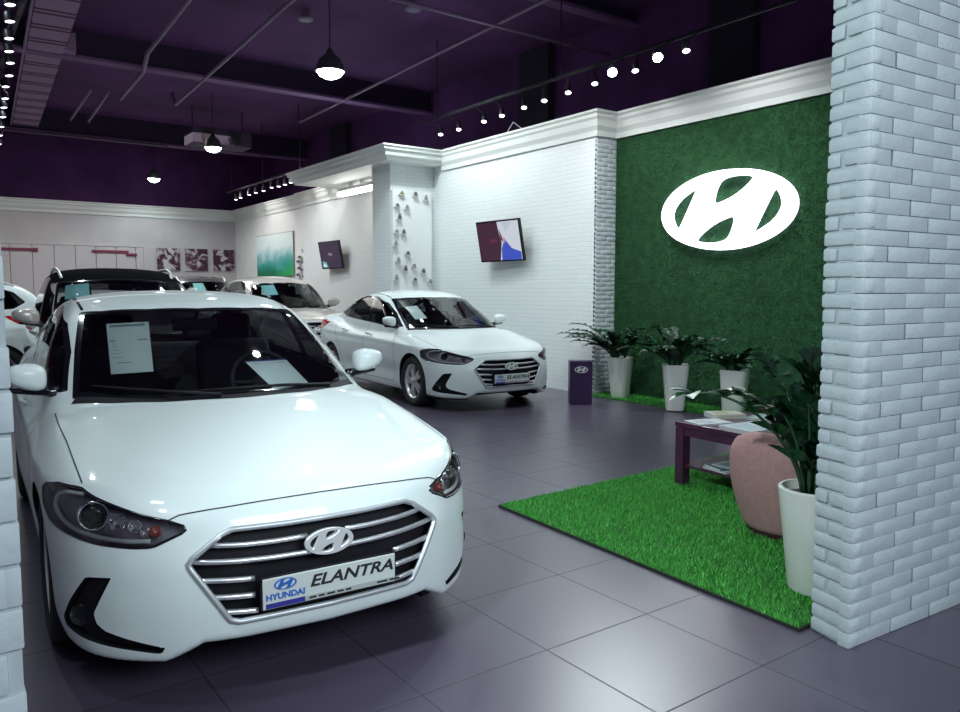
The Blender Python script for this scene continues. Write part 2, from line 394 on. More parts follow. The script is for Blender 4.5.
def wheel(parent,c,side,R_=.318,spec='five'):
    """a wheel about the y axis, outer face toward side"""
    w=bpy.data.objects.new('wheel',None); link(w,parent); w.location=c
    s=side; M=Matrix.Rotation(-math.pi/2*s,4,'X')   # local z -> outward
    prof=[(.215,-.09),(.27,-.102),(.30,-.095),(R_-.004,-.075),(R_,-.03),(R_,.03),(R_-.004,.075),(.30,.095),(.27,.102),(.218,.09),(.212,.07),(.212,-.07),(.215,-.09)]
    k=R_/.318; prof=[(r*k,z) for r,z in prof]
    part('tyre',MATS['rubber'],w,lambda b:b.lathe(prof,M,40),True)
    rr=.212*k
    rim=part('rim',MATS['alloy'],w,lambda b:(b.lathe([(rr,-.08),(rr-.012,-.075),(rr-.018,.05),(rr-.006,.082),(rr+.004,.088),(rr+.006,.08)],M,40)),True,40)
    part('brake_disc',mat('disc_grey',(.10,.10,.11),.5,.3),w,lambda b:b.lathe([(0,.0),(rr-.03,.0),(rr-.02,.02)],M,32),True,40)
    sp=MB()
    for i in range(5):
        for dlt in (-.13,.13):
            a=2*math.pi*i/5; r0,r1=.045*k,rr-.008
            p0=Vector((r0*math.cos(a+dlt*1.2),r0*math.sin(a+dlt*1.2),.075)); p1=Vector((r1*math.cos(a+dlt*1.5),r1*math.sin(a+dlt*1.5),.068))
            d=(p1-p0).normalized(); sd=Vector((-d.y,d.x,0)); w0,w1=.024*k,.018*k; th=Vector((0,0,-.03))
            V=[p0+sd*w0,p0-sd*w0,p1-sd*w1,p1+sd*w1]; V2=[v+th for v in V]; top=[v*.96+Vector((0,0,.004)) for v in V]
            sp.add([M@v for v in V+V2],[(0,1,2,3),(7,6,5,4),(0,4,5,1),(1,5,6,2),(2,6,7,3),(3,7,4,0)])
    sp.lathe([(0,.084),(.03*k,.082),(.055*k,.07),(.06*k,.04)],M,24)
    sp.build('spokes',MATS['alloy'],rim)
    part('hub_cap',MATS['chrome'],rim,lambda b:b.lathe([(0,.09),(.022*k,.088),(.026*k,.08)],M,20),True)
    return w
def seat(parent,x,y,z,w=.5,label=None):
    m=MATS['trim_cloth']
    s=part('seat',m,parent,lambda b:(b.box((x,y,z),(.5,w,.16),(0,-.08,0),.05,3),b.box((x+.30,y,z+.36),(.15,w*.96,.66),(0,.22,0),.055,3)),True,60)
    part('headrest',m,s,lambda b:(b.box((x+.40,y,z+.76),(.10,.26,.19),(0,.15,0),.04,3),b.tube([(x+.375,y-.06,z+.6),(x+.40,y-.06,z+.72)],.006),b.tube([(x+.375,y+.06,z+.6),(x+.40,y+.06,z+.72)],.006)),True,60)
    return s
def mirror(parent,S,side,paint,c,sc=(1,1,1)):
    """shell with dark foot; c = shell centre for side +1"""
    c=np.array(c)*np.array((1,side,1)); mb=MB()
    n,m_=14,20; V=[];Fc=[]
    def sgn(v,e): return math.copysign(abs(v)**e,v)
    for i in range(n+1):
        ph=-math.pi/2+math.pi*i/n
        for j in range(m_):
            th=2*math.pi*j/m_
            x=.095*sgn(math.cos(ph),.65)*sgn(math.cos(th),.7); y=.125*sgn(math.cos(ph),.65)*sgn(math.sin(th),.75); z=.066*sgn(math.sin(ph),.6)
            if x>0: x*=.35
            z*=1-.35*(y/.125) if y>0 else 1+.1*(-y/.125); z+= .012*(y/.125)
            V.append((c[0]+x*sc[0],c[1]+y*side*sc[1],c[2]+z*sc[2]))
    for i in range(n):
        for j in range(m_): a=i*m_+j; b=i*m_+(j+1)%m_; Fc.append((a,b,b+m_,a+m_))
    mb.add(V,Fc); o=mb.build('wing_mirror',paint,parent,True)
    foot=S.on([(c[0]-.03,c[1]*.86,c[2]-.075)])[0]
    part('mirror_foot',MATS['gloss_black'],o,lambda b:(b.tube([(foot[0],foot[1]-.01*side,foot[2]-.005),(c[0],c[1]-.08*side,c[2]-.075),(c[0]+.01,c[1]+.06*side,c[2]-.066)],[.032,.024,.012],10)),True)
    part('mirror_glass',MATS['mirror_glass'],o,lambda b:b.disc((0,0,0),1,Matrix.Translation((c[0]+.034*sc[0],c[1],c[2]))@Matrix.Rotation(math.pi/2,4,'Y')@Matrix.Diagonal((.055*sc[2],.1*sc[1],1,1)),24))
    return o
def car(name,spec,paint,label,group,cell=.02,loc=(0,0,0),rz=0,detail=True):
    S=Surf(spec,cell); root=empty(name,loc,rz,label,'car',group)
    xf,xr,rw=spec['xf'],spec['xr'],spec['Rw']; ar=spec['arch']
    # regions
    for xc in (xf,xr): S.region('arch',lambda x,y,z,ys:np.maximum(np.maximum(np.hypot(x-xc,z-rw)-ar,.55-y),z-.95))
    ws=np.array(spec['ws']); wsp=np.concatenate([ws,ws[::-1]*[1,-1]])
    S.region('screen_band',lambda x,y,z,ys:np.maximum(poly_sd(x,ys,wsp),.80-z)); kb=len(S.names)-1
    S.region('windscreen',lambda x,y,z,ys:np.maximum(poly_sd(x,ys,wsp)+.03,.80-z),(kb,))
    rg=np.array(spec['rg']); rgp=np.concatenate([rg,rg[::-1]*[1,-1]])
    S.region('rear_screen',lambda x,y,z,ys:np.maximum(poly_sd(x,ys,rgp),.9-z))
    dlo=spec['dlo']
    S.region('side_band',lambda x,y,z,ys:np.maximum(poly_sd(x,z,dlo),.42-y)); kd=len(S.names)-1
    cuts=spec['pillars']  # list of (x at z=1, slope, half width)
    def pil(x,z): 
        f=np.full(x.shape,1e9)
        for px,sl,hw in cuts: f=np.minimum(f,np.abs(x-px-sl*(z-1))-hw)
        return f
    S.region('side_glass',lambda x,y,z,ys:np.maximum(np.maximum(poly_sd(x,z,dlo)+.018,.42-y),-pil(x,z)),(kd,))
    gr=np.array(spec['grille']); grp=np.concatenate([gr,gr[::-1]*[-1,1]])
    S.region('grille',lambda x,y,z,ys:np.maximum(poly_sd(ys,z,grp),x-.5))
    S.region('headlight',lambda x,y,z,ys:np.maximum(poly_sd(y+x,z,spec['hl']),x-1.2))
    S.region('fog',lambda x,y,z,ys:np.maximum(poly_sd(y+x,z,spec['fog']),x-1.0))
    S.region('tail',lambda x,y,z,ys:np.maximum(poly_sd(y+spec['L']-x,z,spec['tl']),spec['L']-1.2-x))
    S.finish()
    # body shell (underside dark)
    P,T,N=S.get('body'); tz=S.N
    under=(N[T].mean(1)[:,2]<-.93).astype(int)
    body=meshobj('body',P,T,[paint,MATS['black_plastic']],root,True,under); set_normals(body,N)
    if False:
        pass
    # inner lining of roof and doors
    m=(P[T].mean(1)[:,2]>.45)&(P[T].mean(1)[:,0]>spec['ws'][0][0]-.05)&(P[T].mean(1)[:,0]<spec['rg'][-1][0]+.25)
    ids,inv=np.unique(T[m].ravel(),return_inverse=True)
    meshobj('interior_lining',P[ids]-N[ids]*.02,inv.reshape(-1,3)[:,::-1],MATS['lining'],root,True)
    # glazing
    def reg(nm,src,mm,par,side=0,off=0,flat=False):
        p,t,n=S.get(src,side)
        if len(t)==0: return None
        o=meshobj(nm,p-n*off,t,mm,par,True); set_normals(o,n); return o
    wsb=reg('windscreen',"windscreen",MATS['screen_glass'],root); reg('windscreen_border','screen_band',MATS['gloss_black'],wsb)
    reg('rear_window','rear_screen',MATS['side_glass'],root)
    for sd in (1,-1):
        b=reg('window_trim','side_band',MATS['gloss_black'],root,sd)
        p,t,n=S.get('side_glass',sd); cx=p[t].mean(1); ki=np.zeros(len(t),int)
        for px,sl,hw in cuts: ki+= (cx[:,0]-px-sl*(cx[:,2]-1)>0)
        for k in range(len(cuts)+1):
            if (ki==k).sum()<4: continue
            ids,inv=np.unique(t[ki==k].ravel(),return_inverse=True); o=meshobj('side_window',p[ids],inv.reshape(-1,3),MATS['side_glass'],root,True); set_normals(o,n[ids])
    # wheel arches and wheels
    for xc in (xf,xr):
        for sd in (1,-1):
            th=np.linspace(-.22*math.pi,1.22*math.pi,28)
            def liner(b):
                V=[];Fc=[]
                for a in th:
                    for yy in (.50,.60,.80):
                        V.append((xc-(ar+.004)*math.cos(a),yy*sd,max(rw+(ar+.004)*math.sin(a),.15)))
                for i in range(len(th)-1):
                    for j in range(2): a=i*3+j; Fc.append((a,a+1,a+4,a+3))
                V.append((xc,.50*sd,rw)); 
                for i in range(len(th)-1): Fc.append((i*3,(i+1)*3,len(V)-1))
                b.add(V,Fc)
            part('wheel_arch',MATS['black_plastic'],root,liner,True)
            wheel(root,(xc,(spec['track'])*sd,rw),sd,rw)
    # grille
    p,t,n=S.get('grille')
    V,Fc=recess(S,p,t,n,.055,(1,0,0)); g=meshobj('grille',V,Fc,MATS['black_plastic'],root)
    lp=[p[i]+n[i]*.002 for i in loops(t)[0]]; lp=[l for i,l in enumerate(lp) if i%2==0]
    part('grille_surround',MATS['surround_satin'],g,lambda b:b.tube(lp,.011,8,True),True)
    hl_=lambda y,z,dx=.008:S.shootx(y,z)+np.array((dx,0,0))
    for bar in spec['bars']:
        for sd in (1,-1):
            yy=np.linspace(bar[0][0],bar[1][0],10); zz=np.linspace(bar[0][1],bar[1][1],10); mid=bar[2] if len(bar)>2 else 0
            part('grille_bar',MATS['satin_chrome'],g,lambda b:b.tube([hl_(y*sd,z+mid*4*k*(1-k)) for y,z,k in zip(yy,zz,np.linspace(0,1,10))],.0105,8),True)
    if spec.get('emblem'):
        ez,ehw=spec['emblem']; me=shapes_curve('emblem',[[(x*ehw,y*ehw) for x,y in sp] for sp in emblem_splines()],.006,.003)
        x0=S.shootx(0,ez)[0]
        ring=place(me,'emblem',mat('emblem_chrome',(.86,.87,.88),.25,.45,coat=.5),g,Matrix.Translation((x0-.006,0,ez))@Matrix(((0,0,-1,0),(-1,0,0,0),(0,1,0,0),(0,0,0,1)))@Matrix.Rotation(R(-8),4,'X'))
        part('emblem_backing',MATS['gloss_black'],ring,lambda b:b.disc((0,0,-.006),1,Matrix.Diagonal((ehw*.95,ehw*.47,1,1)),32))
    # headlights
    for sd in (1,-1):
        p,t,n=S.get('headlight',sd)
        if len(t)==0: continue
        V,Fc=recess(S,p,t,n,.05); h=meshobj('headlight',V,Fc,MATS['lamp_dark'],root,True)
        o=meshobj('headlight_lens',p+n*.001,t,MATS['lens_clear'],h,True); set_normals(o,n)
        lp=[p[i]-n[i]*.002 for i in loops(t)[0]][::2]
        part('headlight_seal',MATS['gloss_black'],h,lambda b:b.tube(lp,.0055,6,True),True)
        def at(u,z,back):
            # point with |y|+x = u on the surface, pushed in by back
            lo,hi=0.,.95
            for _ in range(30):
                y=(lo+hi)/2; q=S.shootx(y,z)
                if q[0]+y<u: lo=y
                else: hi=y
            q=S.on([q])[0]; nn=S.nrm([q])[0]; q=q-nn*back; return np.array((q[0],q[1]*sd,q[2])),nn*np.array((1,sd,1))
        if detail:
            c,nn=at(*spec['proj'],.022); fwd=Vector((-.92,.30*sd,.02)).normalized(); M=Matrix.Translation(c)@fwd.to_track_quat('Z','Y').to_matrix().to_4x4()
            pr=part('projector_ring',MATS['chrome'],h,lambda b:b.tube([M@Vector((.05*math.cos(a),.05*math.sin(a),0)) for a in np.linspace(0,2*math.pi,28,endpoint=False)],.0055,8,True),True)
            part('projector_lens',MATS['gloss_black'],pr,lambda b:b.lathe([(0,.012),(.02,.009),(.036,.0),(.046,-.014)],M,24),True)
            part('light_guide',MATS['lamp_white'],h,lambda b:b.tube([at(u,z,.016)[0] for u,z in smooth_poly(spec['guide'],2,False)],.0085,8),True)
            part('turn_lamp',MATS['amber'],h,lambda b:b.lathe([(0,.012),(.016,.008),(.022,-.01)],Matrix.Translation(at(*spec['turn'],.03)[0])@Vector((-1,.15*sd,0)).to_track_quat('Z','Y').to_matrix().to_4x4(),16),True)
            def refl(b):
                for u,z,r in spec['refl']:
                    c2,_=at(u,z,.034); b.lathe([(r*.35,-.02),(r*.8,-.006),(r,.008)],Matrix.Translation(c2)@Vector((-1,.2*sd,0)).to_track_quat('Z','Y').to_matrix().to_4x4(),6)
            part('reflector',MATS['chrome'],h,refl)
        p,t,n=S.get('fog',sd)
        V,Fc=recess(S,p,t,n,.022); fo=meshobj('fog_lamp_bezel',V,Fc,MATS['black_plastic'],root,True)
        if detail:
            c,nn=at(*spec['foglamp'],.012); M=Matrix.Translation(c)@Vector((-.9,.4*sd,0)).to_track_quat('Z','Y').to_matrix().to_4x4()
            part('fog_lamp',MATS['gloss_black'],fo,lambda b:b.lathe([(0,.004),(.03,.002),(.034,.006),(.038,.006),(.04,-.008)],M,24),True)
        p,t,n=S.get('tail',sd)
        if len(t): 
            o=meshobj('tail_light',p+n*.002,t,MATS['red_lens'],root,True); set_normals(o,n)
        # mirrors, handles
        mirror(root,S,sd,paint,spec['mirror'],spec.get('mirror_scale',(1,1,1)))
        for hx in spec['handles']:
            a=S.on([(hx,.9*sd,spec['hz']+.03*(hx-2))])[0]; nn=S.nrm([a])[0]; a2=S.on([(hx+.17,.9*sd,spec['hz']+.03*(hx-1.83))])[0]; nn2=S.nrm([a2])[0]
            part('door_handle',spec.get('handle_mat') or paint,root,lambda b:b.tube([a,a+nn*.03+(a2-a)*.12,(a+a2)/2+nn*.036,a2+nn2*.03-(a2-a)*.12,a2],[.010,.013,.014,.013,.010],8),True)
    # joints between panels
    mb=MB()
    for ln in spec['gaps']:
        for sd in (1,-1): ribbon(S,mb,[(x,y*sd,z) for x,y,z in ln])
    for ln in spec['gaps_c']: ribbon(S,mb,ln,n=80)
    mb.build('panel_gap',MATS['ink'],root)
    for ln in spec.get('roof_strip',[]):
        for sd in (1,-1): part('roof_moulding',MATS['gloss_black'],root,lambda b:ribbon(S,b,[(x,y*sd,z) for x,y,z in ln],.014,.002))
    # lower lip
    def lip(b):
        V=[];Fc=[]; ys=np.linspace(-.80,.80,33)
        for y in ys:
            x=S.shootx(y,.21)[0]
            z0=.185+.05*min(1,max(0,(.56-abs(y))/.12)); V+=[(x+.10,y,z0+.02),(x+.12,y,.14),(x+.19,y,.14),(x+.21,y,z0+.02)]
        for i in range(32):
            for j in range(4): a=i*4+j; b_=i*4+(j+1)%4; Fc.append((a,b_,b_+4,a+4))
        b.add(V,Fc+[(0,1,2,3),(131,130,129,128)])
    part('lower_lip',MATS['black_plastic'],root,lip)
    # inside
    wx=spec['ws'][0][0]
    def dash(b):
        ys=np.linspace(-1,1,17); prof=[(wx+.10,.86),(wx+.22,.90),(wx+.48,.925),(wx+.62,.91),(wx+.67,.86),(wx+.62,.70),(wx+.5,.5),(wx+.1,.5)]; V=[];Fc=[]; n=len(prof); dz=spec.get('dash',0)
        for yy in ys:
            for i,(x,z) in enumerate(prof):
                wy=.55+.16*min(1,max(0,(x-wx-.1)/.4)); V.append((x+.18*(yy*wy)**2/.5,yy*wy,z+dz-.03*yy*yy+(.03 if (i in(2,3) and -.75<yy<-.3) else 0)))
        for i in range(len(ys)-1):
            for j in range(n): a=i*n+j; b_=i*n+(j+1)%n; Fc.append((a,b_,b_+n,a+n))
        b.add(V,Fc+[tuple(range(n)),tuple(range(len(V)-n,len(V)))])
    part('dashboard',MATS['dash_plastic'],root,dash,True,40)
    zs=spec.get('seatz',.46)
    M=Matrix.Translation((wx+.86,-.37,zs+.46))@Euler((0,R(-65),0)).to_matrix().to_4x4()
    def stw(b):
        b.tube([M@Vector((.185*math.cos(a),.185*math.sin(a),0)) for a in np.linspace(0,2*math.pi,36,endpoint=False)],.016,8,True)
        for a in (0,math.pi,math.pi*1.5 if True else 0): b.tube([M@Vector((0,0,-.02)),M@Vector((.18*math.cos(a+math.pi/2),.18*math.sin(a+math.pi/2),0))],.017,8)
        b.lathe([(0,.0),(.05,-.005),(.06,-.04)],M,20); b.tube([M@Vector((0,0,-.03)),M@Vector((0,0,-.3))],.03,10)
    part('steering_wheel',MATS['dash_plastic'],root,stw,True)
    seat(root,wx+1.15,.37,zs); seat(root,wx+1.15,-.37,zs)
    rs=part('rear_seat',MATS['trim_cloth'],root,lambda b:(b.box((wx+2.05,0,zs),(.5,1.25,.2),(0,-.08,0),.06,3),b.box((wx+2.36,0,zs+.32),(.16,1.22,.62),(0,.35,0),.06,3)),True,60)
    for y in (-.38,.38): part('headrest',MATS['trim_cloth'],rs,lambda b:b.box((wx+2.50,y,zs+.66),(.10,.25,.14),(0,.25,0),.04,3),True,60)
    def mir(b):
        c=spec['ws'][-1]; b.box((c[0]+.10,0,spec['wz']-.10),(.035,.25,.07),(0,-.2,0),.012,2); b.tube([(c[0]+.09,0,spec['wz']-.07),(c[0]+.02,0,spec['wz']-.02)],.01)
    part('rear_view_mirror',MATS['dash_plastic'],root,mir,True,50)
    # wipers lying on the base of the screen
    for pts in spec['wipers']:
        q=S.on(np.array(pts,float)); nn=S.nrm(q)
        wi=part('wiper',MATS['black_plastic'],root,lambda b:b.tube([a+k*h for a,k,h in zip(q,nn,[.012,.02,.016,.012])],[.010,.008,.006,.005],6),True)
    part('cowl_panel',MATS['black_plastic'],root,lambda b:ribbon(S,b,spec['cowl'],.045,.002,50))
    # number plate
    if spec.get('plate'):
        pz,pw,ph=spec['plate']; x0=min(S.shootx(y,z)[0] for y in (0,.2,.26) for z in (pz-.05,pz,pz+.05))-.012
        pl=part('number_plate',MATS['plate_white'],root,lambda b:b.box((x0,0,pz),(.008,pw,ph),(0,0,0),.003,2))
        part('plate_frame',MATS['black_plastic'],pl,lambda b:(b.box((x0+.006,0,pz),(.012,pw+.012,ph+.012),(0,0,0),.004,2)))
        fr=lambda y,z:Matrix.Translation((x0-.0045,y,z))@Matrix(((0,0,-1,0),(-1,0,0,0),(0,1,0,0),(0,0,0,1)))
        place(text_mesh('lettering','ELANTRA',.060,.0006,.28,.0014,'CENTER',1.30),'lettering',MATS['ink'],pl,fr(-.08,pz+.014))
        place(text_mesh('maker_name','HYUNDAI',.030,.0006,0,.0012,'CENTER',1.08),'maker_name',MATS['plate_blue'],pl,fr(.178,pz-.014))
        me=shapes_curve('printed_emblem',[[(x*.042,y*.042) for x,y in sp] for sp in emblem_splines()],.0006); place(me,'printed_emblem',MATS['plate_blue'],pl,fr(.178,pz+.028))
        part('blue_strip',MATS['plate_navy'],pl,lambda b:b.box((x0-.0046,.178,pz-ph/2+.012),(.001,.145,.018)))
        part('grey_strip',mat('plate_grey',(.42,.45,.44),.5),pl,lambda b:b.box((x0-.0046,-.075,pz-ph/2+.012),(.001,.355,.018)))
        def words_(b):
            random.seed(4); y=.09
            while y>-.24:
                w_=random.uniform(.02,.05); 
                if not -.13<y<-.06: b.box((x0-.0056,y-w_/2,pz-ph/2+.012),(.0006,w_,.007))
                y-=w_+.009
        part('small_print',MATS['ink'],pl,words_)
    root['S']=0; del root['S']
    return root,S
# ---------------------------------------------------------------- surfaces of the room
def brick_mat(name, c1, c2, mortar, rough=.55, bw=.25, bh=.065, ms=.006, bump=.6, warp=.004):
    m=mat(name,c1,rough); n,l,b=nodes(m); tc=n.new('ShaderNodeTexCoord'); sp=n.new('ShaderNodeSeparateXYZ'); l.new(tc.outputs['Object'],sp.inputs[0])
    ad=n.new('ShaderNodeMath'); l.new(sp.outputs[0],ad.inputs[0]); l.new(sp.outputs[1],ad.inputs[1]); cb=n.new('ShaderNodeCombineXYZ'); l.new(ad.outputs[0],cb.inputs[0]); l.new(sp.outputs[2],cb.inputs[1])
    nz=n.new('ShaderNodeTexNoise'); nz.inputs['Scale'].default_value=9; l.new(tc.outputs['Object'],nz.inputs['Vector']); sc=n.new('ShaderNodeVectorMath'); sc.operation='SCALE'; sc.inputs['Scale'].default_value=warp*2; l.new(nz.outputs['Color'],sc.inputs[0])
    av=n.new('ShaderNodeVectorMath'); l.new(cb.outputs[0],av.inputs[0]); l.new(sc.outputs[0],av.inputs[1])
    bt=n.new('ShaderNodeTexBrick'); bt.inputs['Scale'].default_value=1; bt.inputs['Brick Width'].default_value=bw; bt.inputs['Row Height'].default_value=bh; bt.inputs['Mortar Size'].default_value=ms; bt.inputs['Mortar Smooth'].default_value=.4
    bt.inputs['Color1'].default_value=(*c1,1); bt.inputs['Color2'].default_value=(*c2,1); bt.inputs['Mortar'].default_value=(*mortar,1); l.new(av.outputs[0],bt.inputs['Vector']); l.new(bt.outputs['Color'],b.inputs['Base Color'])
    n2=n.new('ShaderNodeTexNoise'); n2.inputs['Scale'].default_value=40; l.new(tc.outputs['Object'],n2.inputs['Vector'])
    mm=n.new('ShaderNodeMath'); mm.operation='MULTIPLY_ADD'; mm.inputs[1].default_value=-1; l.new(bt.outputs['Fac'],mm.inputs[0]); m2=n.new('ShaderNodeMath'); m2.operation='MULTIPLY'; m2.inputs[1].default_value=.5; l.new(n2.outputs['Fac'],m2.inputs[0]); l.new(m2.outputs[0],mm.inputs[2])
    bp=n.new('ShaderNodeBump'); bp.inputs['Strength'].default_value=bump; bp.inputs['Distance'].default_value=.008; l.new(mm.outputs[0],bp.inputs['Height']); l.new(bp.outputs['Normal'],b.inputs['Normal']); return m
WB=brick_mat('white_brick',(.80,.83,.83),(.77,.81,.81),(.68,.73,.74),bump=.3)
PLAIN=noisy(mat('white_plaster',(.8,.82,.81),.6),(.77,.79,.78),(.82,.84,.83),3)
TRIMW=mat('cornice_white',(.80,.83,.80),.45)
DARK=noisy(mat('dark_upper',(.03,.02,.04),.8),(.080,.022,.112),(.13,.038,.175),1.2)
DARKC=noisy(mat('dark_ceiling',(.03,.02,.04),.85),(.072,.022,.10),(.125,.040,.16),.8)
BEAM=mat('beam_paint',(.030,.013,.046),.75); FLANGE=mat('flange_paint',(.17,.08,.20),.6); DUCT=mat('duct_metal',(.32,.19,.33),.55,.1); DUCTJ=mat('duct_joint',(.04,.025,.05),.6); PIPE=mat('pipe_metal',(.26,.18,.29),.5,.2)
BLK=mat('black_metal',(.015,.012,.02),.45)
def floor_mat():
    m=mat('floor_tiles',(.06,.06,.07),.28,spec=1.0); n,l,b=nodes(m); tc=n.new('ShaderNodeTexCoord'); mp=n.new('ShaderNodeMapping'); mp.inputs['Location'].default_value=(-2.009+.6,-2.30+.6,0); l.new(tc.outputs['Object'],mp.inputs[0])
    bt=n.new('ShaderNodeTexBrick'); bt.offset=0; bt.squash=1; bt.inputs['Scale'].default_value=1; bt.inputs['Brick Width'].default_value=.6; bt.inputs['Row Height'].default_value=.6; bt.inputs['Mortar Size'].default_value=.0035; bt.inputs['Mortar Smooth'].default_value=.3; bt.inputs['Bias'].default_value=0
    bt.inputs['Color1'].default_value=(.084,.066,.104,1); bt.inputs['Color2'].default_value=(.077,.060,.097,1); bt.inputs['Mortar'].default_value=(.012,.009,.018,1); l.new(mp.outputs[0],bt.inputs['Vector'])
    nz=n.new('ShaderNodeTexNoise'); nz.inputs['Scale'].default_value=2.2; nz.inputs['Detail'].default_value=2; l.new(tc.outputs['Object'],nz.inputs['Vector'])
    mx=n.new('ShaderNodeMix'); mx.data_type='RGBA'; mx.blend_type='MULTIPLY'; mx.inputs['Factor'].default_value=.03; l.new(bt.outputs['Color'],mx.inputs[6]); l.new(nz.outputs['Color'],mx.inputs[7]); l.new(mx.outputs[2],b.inputs['Base Color'])
    mr=n.new('ShaderNodeMapRange'); mr.inputs['To Min'].default_value=.285; mr.inputs['To Max'].default_value=.29; l.new(nz.outputs['Fac'],mr.inputs[0]); ad=n.new('ShaderNodeMath'); l.new(mr.outputs[0],ad.inputs[0]); m2=n.new('ShaderNodeMath'); m2.operation='MULTIPLY'; m2.inputs[1].default_value=.4; l.new(bt.outputs['Fac'],m2.inputs[0]); l.new(m2.outputs[0],ad.inputs[1]); l.new(ad.outputs[0],b.inputs['Roughness'])
    bp=n.new('ShaderNodeBump'); bp.invert=True; bp.inputs['Strength'].default_value=.25; bp.inputs['Distance'].default_value=.002; l.new(bt.outputs['Fac'],bp.inputs['Height']); l.new(bp.outputs['Normal'],b.inputs['Normal']); return m
PB=noisy(mat('pillar_paint',(.7,.76,.78),.55),(.50,.565,.595),(.535,.60,.63),14,5,bump=.25,bscale=45)
PM=mat('pillar_mortar',(.44,.50,.53),.8)
def brick_face(b,o,d,length,nrm,z1,course=.0633,bl=.235,jit=.004,dep=.05,seed=1,gap=.0075,bev=.006,off0=0,ends=0):
    """courses of painted bricks on a vertical face starting at o and running along d"""
    rnd=random.Random(seed); o=Vector(o); d=Vector(d).normalized(); nr=Vector(nrm).normalized(); r=0; z=0
    ang=math.atan2(d.y,d.x)
    while z<z1:
        s=-(bl*.5 if r%2 else 0)-off0
        while s<length-.002:
            a=max(s,0); e=min(s+bl-gap,length)
            if e-a>.02:
                if ends and e>=length-.001: e=length-rnd.uniform(0,ends)
                j=rnd.uniform(-jit,jit); c=o+d*((a+e)/2)+nr*(j-dep/2); hgt=course-gap+rnd.uniform(-.0015,.0015)
                b.box((c.x,c.y,z+course/2),(e-a,dep,hgt),(rnd.uniform(-.01,.01),0,ang),bev,2)
            s+=bl+rnd.uniform(-.012,.012)
        z+=course; r+=1
def struct(name,m,fn,smooth=False,angle=None):
    o=part(name,m,None,fn,smooth,angle); o['kind']='structure'; return o
struct('floor',floor_mat(),lambda b:b.box2((-5.2,-3,-.1),(9.2,25,0)))
struct('ceiling',DARKC,lambda b:b.box2((-5.2,-3,5.65),(9.4,25.2,5.8)))
struct('wall_right',WB,lambda b:b.box2((7.62,7.765,0),(8.6,11.95,3.88)))
GREENW=noisy(mat('turf_backing',(.01,.06,.015),.9),(.008,.055,.012),(.02,.10,.03),9,4,bump=.6,bscale=160)
pe=struct('wall_pier',PB,lambda b:brick_face(b,(7.62,7.755,0),(1,0,0),.38,(0,-1,0),3.6,jit=.004,seed=17,bl=.22,dep=.05,gap=.009,bev=.008),angle=35)
struct('wall_turf',GREENW,lambda b:b.box2((8.0,.9,0),(8.6,7.76,3.88)))
def bay(b):
    b.box2((6.73,11.92,0),(8.0,12.58,3.70))
struct('wall_bay',WB,bay)
struct('wall_screen_side',WB,lambda b:b.box2((7.95,12.5,0),(8.6,18.6,3.88)))
struct('ceiling_canopy',TRIMW,lambda b:b.box2((6.53,11.64,3.66),(8.0,15.5,3.88)))
struct('wall_far',PLAIN,lambda b:b.box2((8.05,18.5,0),(8.6,24.0,3.88)))
def panelled():
    m=mat('panelled_wall',(.62,.63,.62),.55); return m
struct('wall_back',noisy(panelled(),(.50,.48,.50),(.55,.53,.54),2),lambda b:b.box2((-5,24.0,0),(8.6,24.3,3.88)))
struct('wall_upper_right',DARK,lambda b:(b.box2((9.0,.9,3.88),(9.3,25,5.7)),b.box2((8.6,.9,0),(9.3,25,3.885))))
struct('wall_upper_back',DARK,lambda b:b.box2((-5,24.4,0),(9.0,24.6,5.7)))
struct('wall_left',PLAIN,lambda b:b.box2((-4.8,3.5,0),(-4.5,24,3.6)))
struct('wall_upper_left',DARK,lambda b:b.box2((-5.1,-3,3.6),(-4.8,24.4,5.7)))
# wall panels at the back
def panels(b):
    x=2.0-.52*6
    while x<5.2: b.box2((x+.008,23.955,.1),(x+.512,24.01,2.70),.006,1); x+=.52
    b.box2((-1.2,23.94,2.70),(5.38,24.01,2.74))
    b.box2((5.33,23.93,.1),(5.37,24.01,2.74))
struct('trim_panelling',mat('panel_white',(.55,.53,.55),.5),panels)
# cornices
PROF=[(0,3.57),(.035,3.57),(.045,3.64),(.085,3.70),(.10,3.78),(.125,3.81),(.125,3.85),(.155,3.87),(.155,3.90),(0,3.90)]
def cornice(path,sc=1,prof=PROF,zs=1):
    def fn(b):
        P=[Vector((x,y)) for x,y in path]; n=len(P); V=[];Fc=[]; k=len(prof)
        for i in range(n):
            d0=(P[i]-P[i-1]).normalized() if i else None; d1=(P[i+1]-P[i]).normalized() if i<n-1 else None
            nl=lambda d:Vector((-d.y,d.x))
            if d0 is None: m=nl(d1)
            elif d1 is None: m=nl(d0)
            else:
                a,c=nl(d0),nl(d1); m=(a+c)/(1+a.dot(c))
            for o_,z in prof: V.append((P[i].x+m.x*o_*sc,P[i].y+m.y*o_*sc,3.9-(3.9-z)*zs))
        for i in range(n-1):
            for j in range(k): a=i*k+j; c=i*k+(j+1)%k; Fc.append((a,c,c+k,a+k))
        b.add(V,Fc+[tuple(range(k)),tuple(range(n*k-k,n*k))])
    return fn
struct('trim_1',TRIMW,cornice([(8.0,.9),(8.0,7.762)],1,PROF))
struct('trim_2',TRIMW,cornice([(8.02,7.76),(7.62,7.76),(7.62,11.615)],.9))
BP=[(0,3.655),(.03,3.655),(.05,3.69),(.10,3.73),(.11,3.79),(.15,3.82),(.155,3.86),(.18,3.875),(.18,3.90),(0,3.90)]
struct('trim_3',TRIMW,cornice([(7.62,11.62),(6.52,11.62),(6.52,15.5),(7.95,15.5)],1,BP))
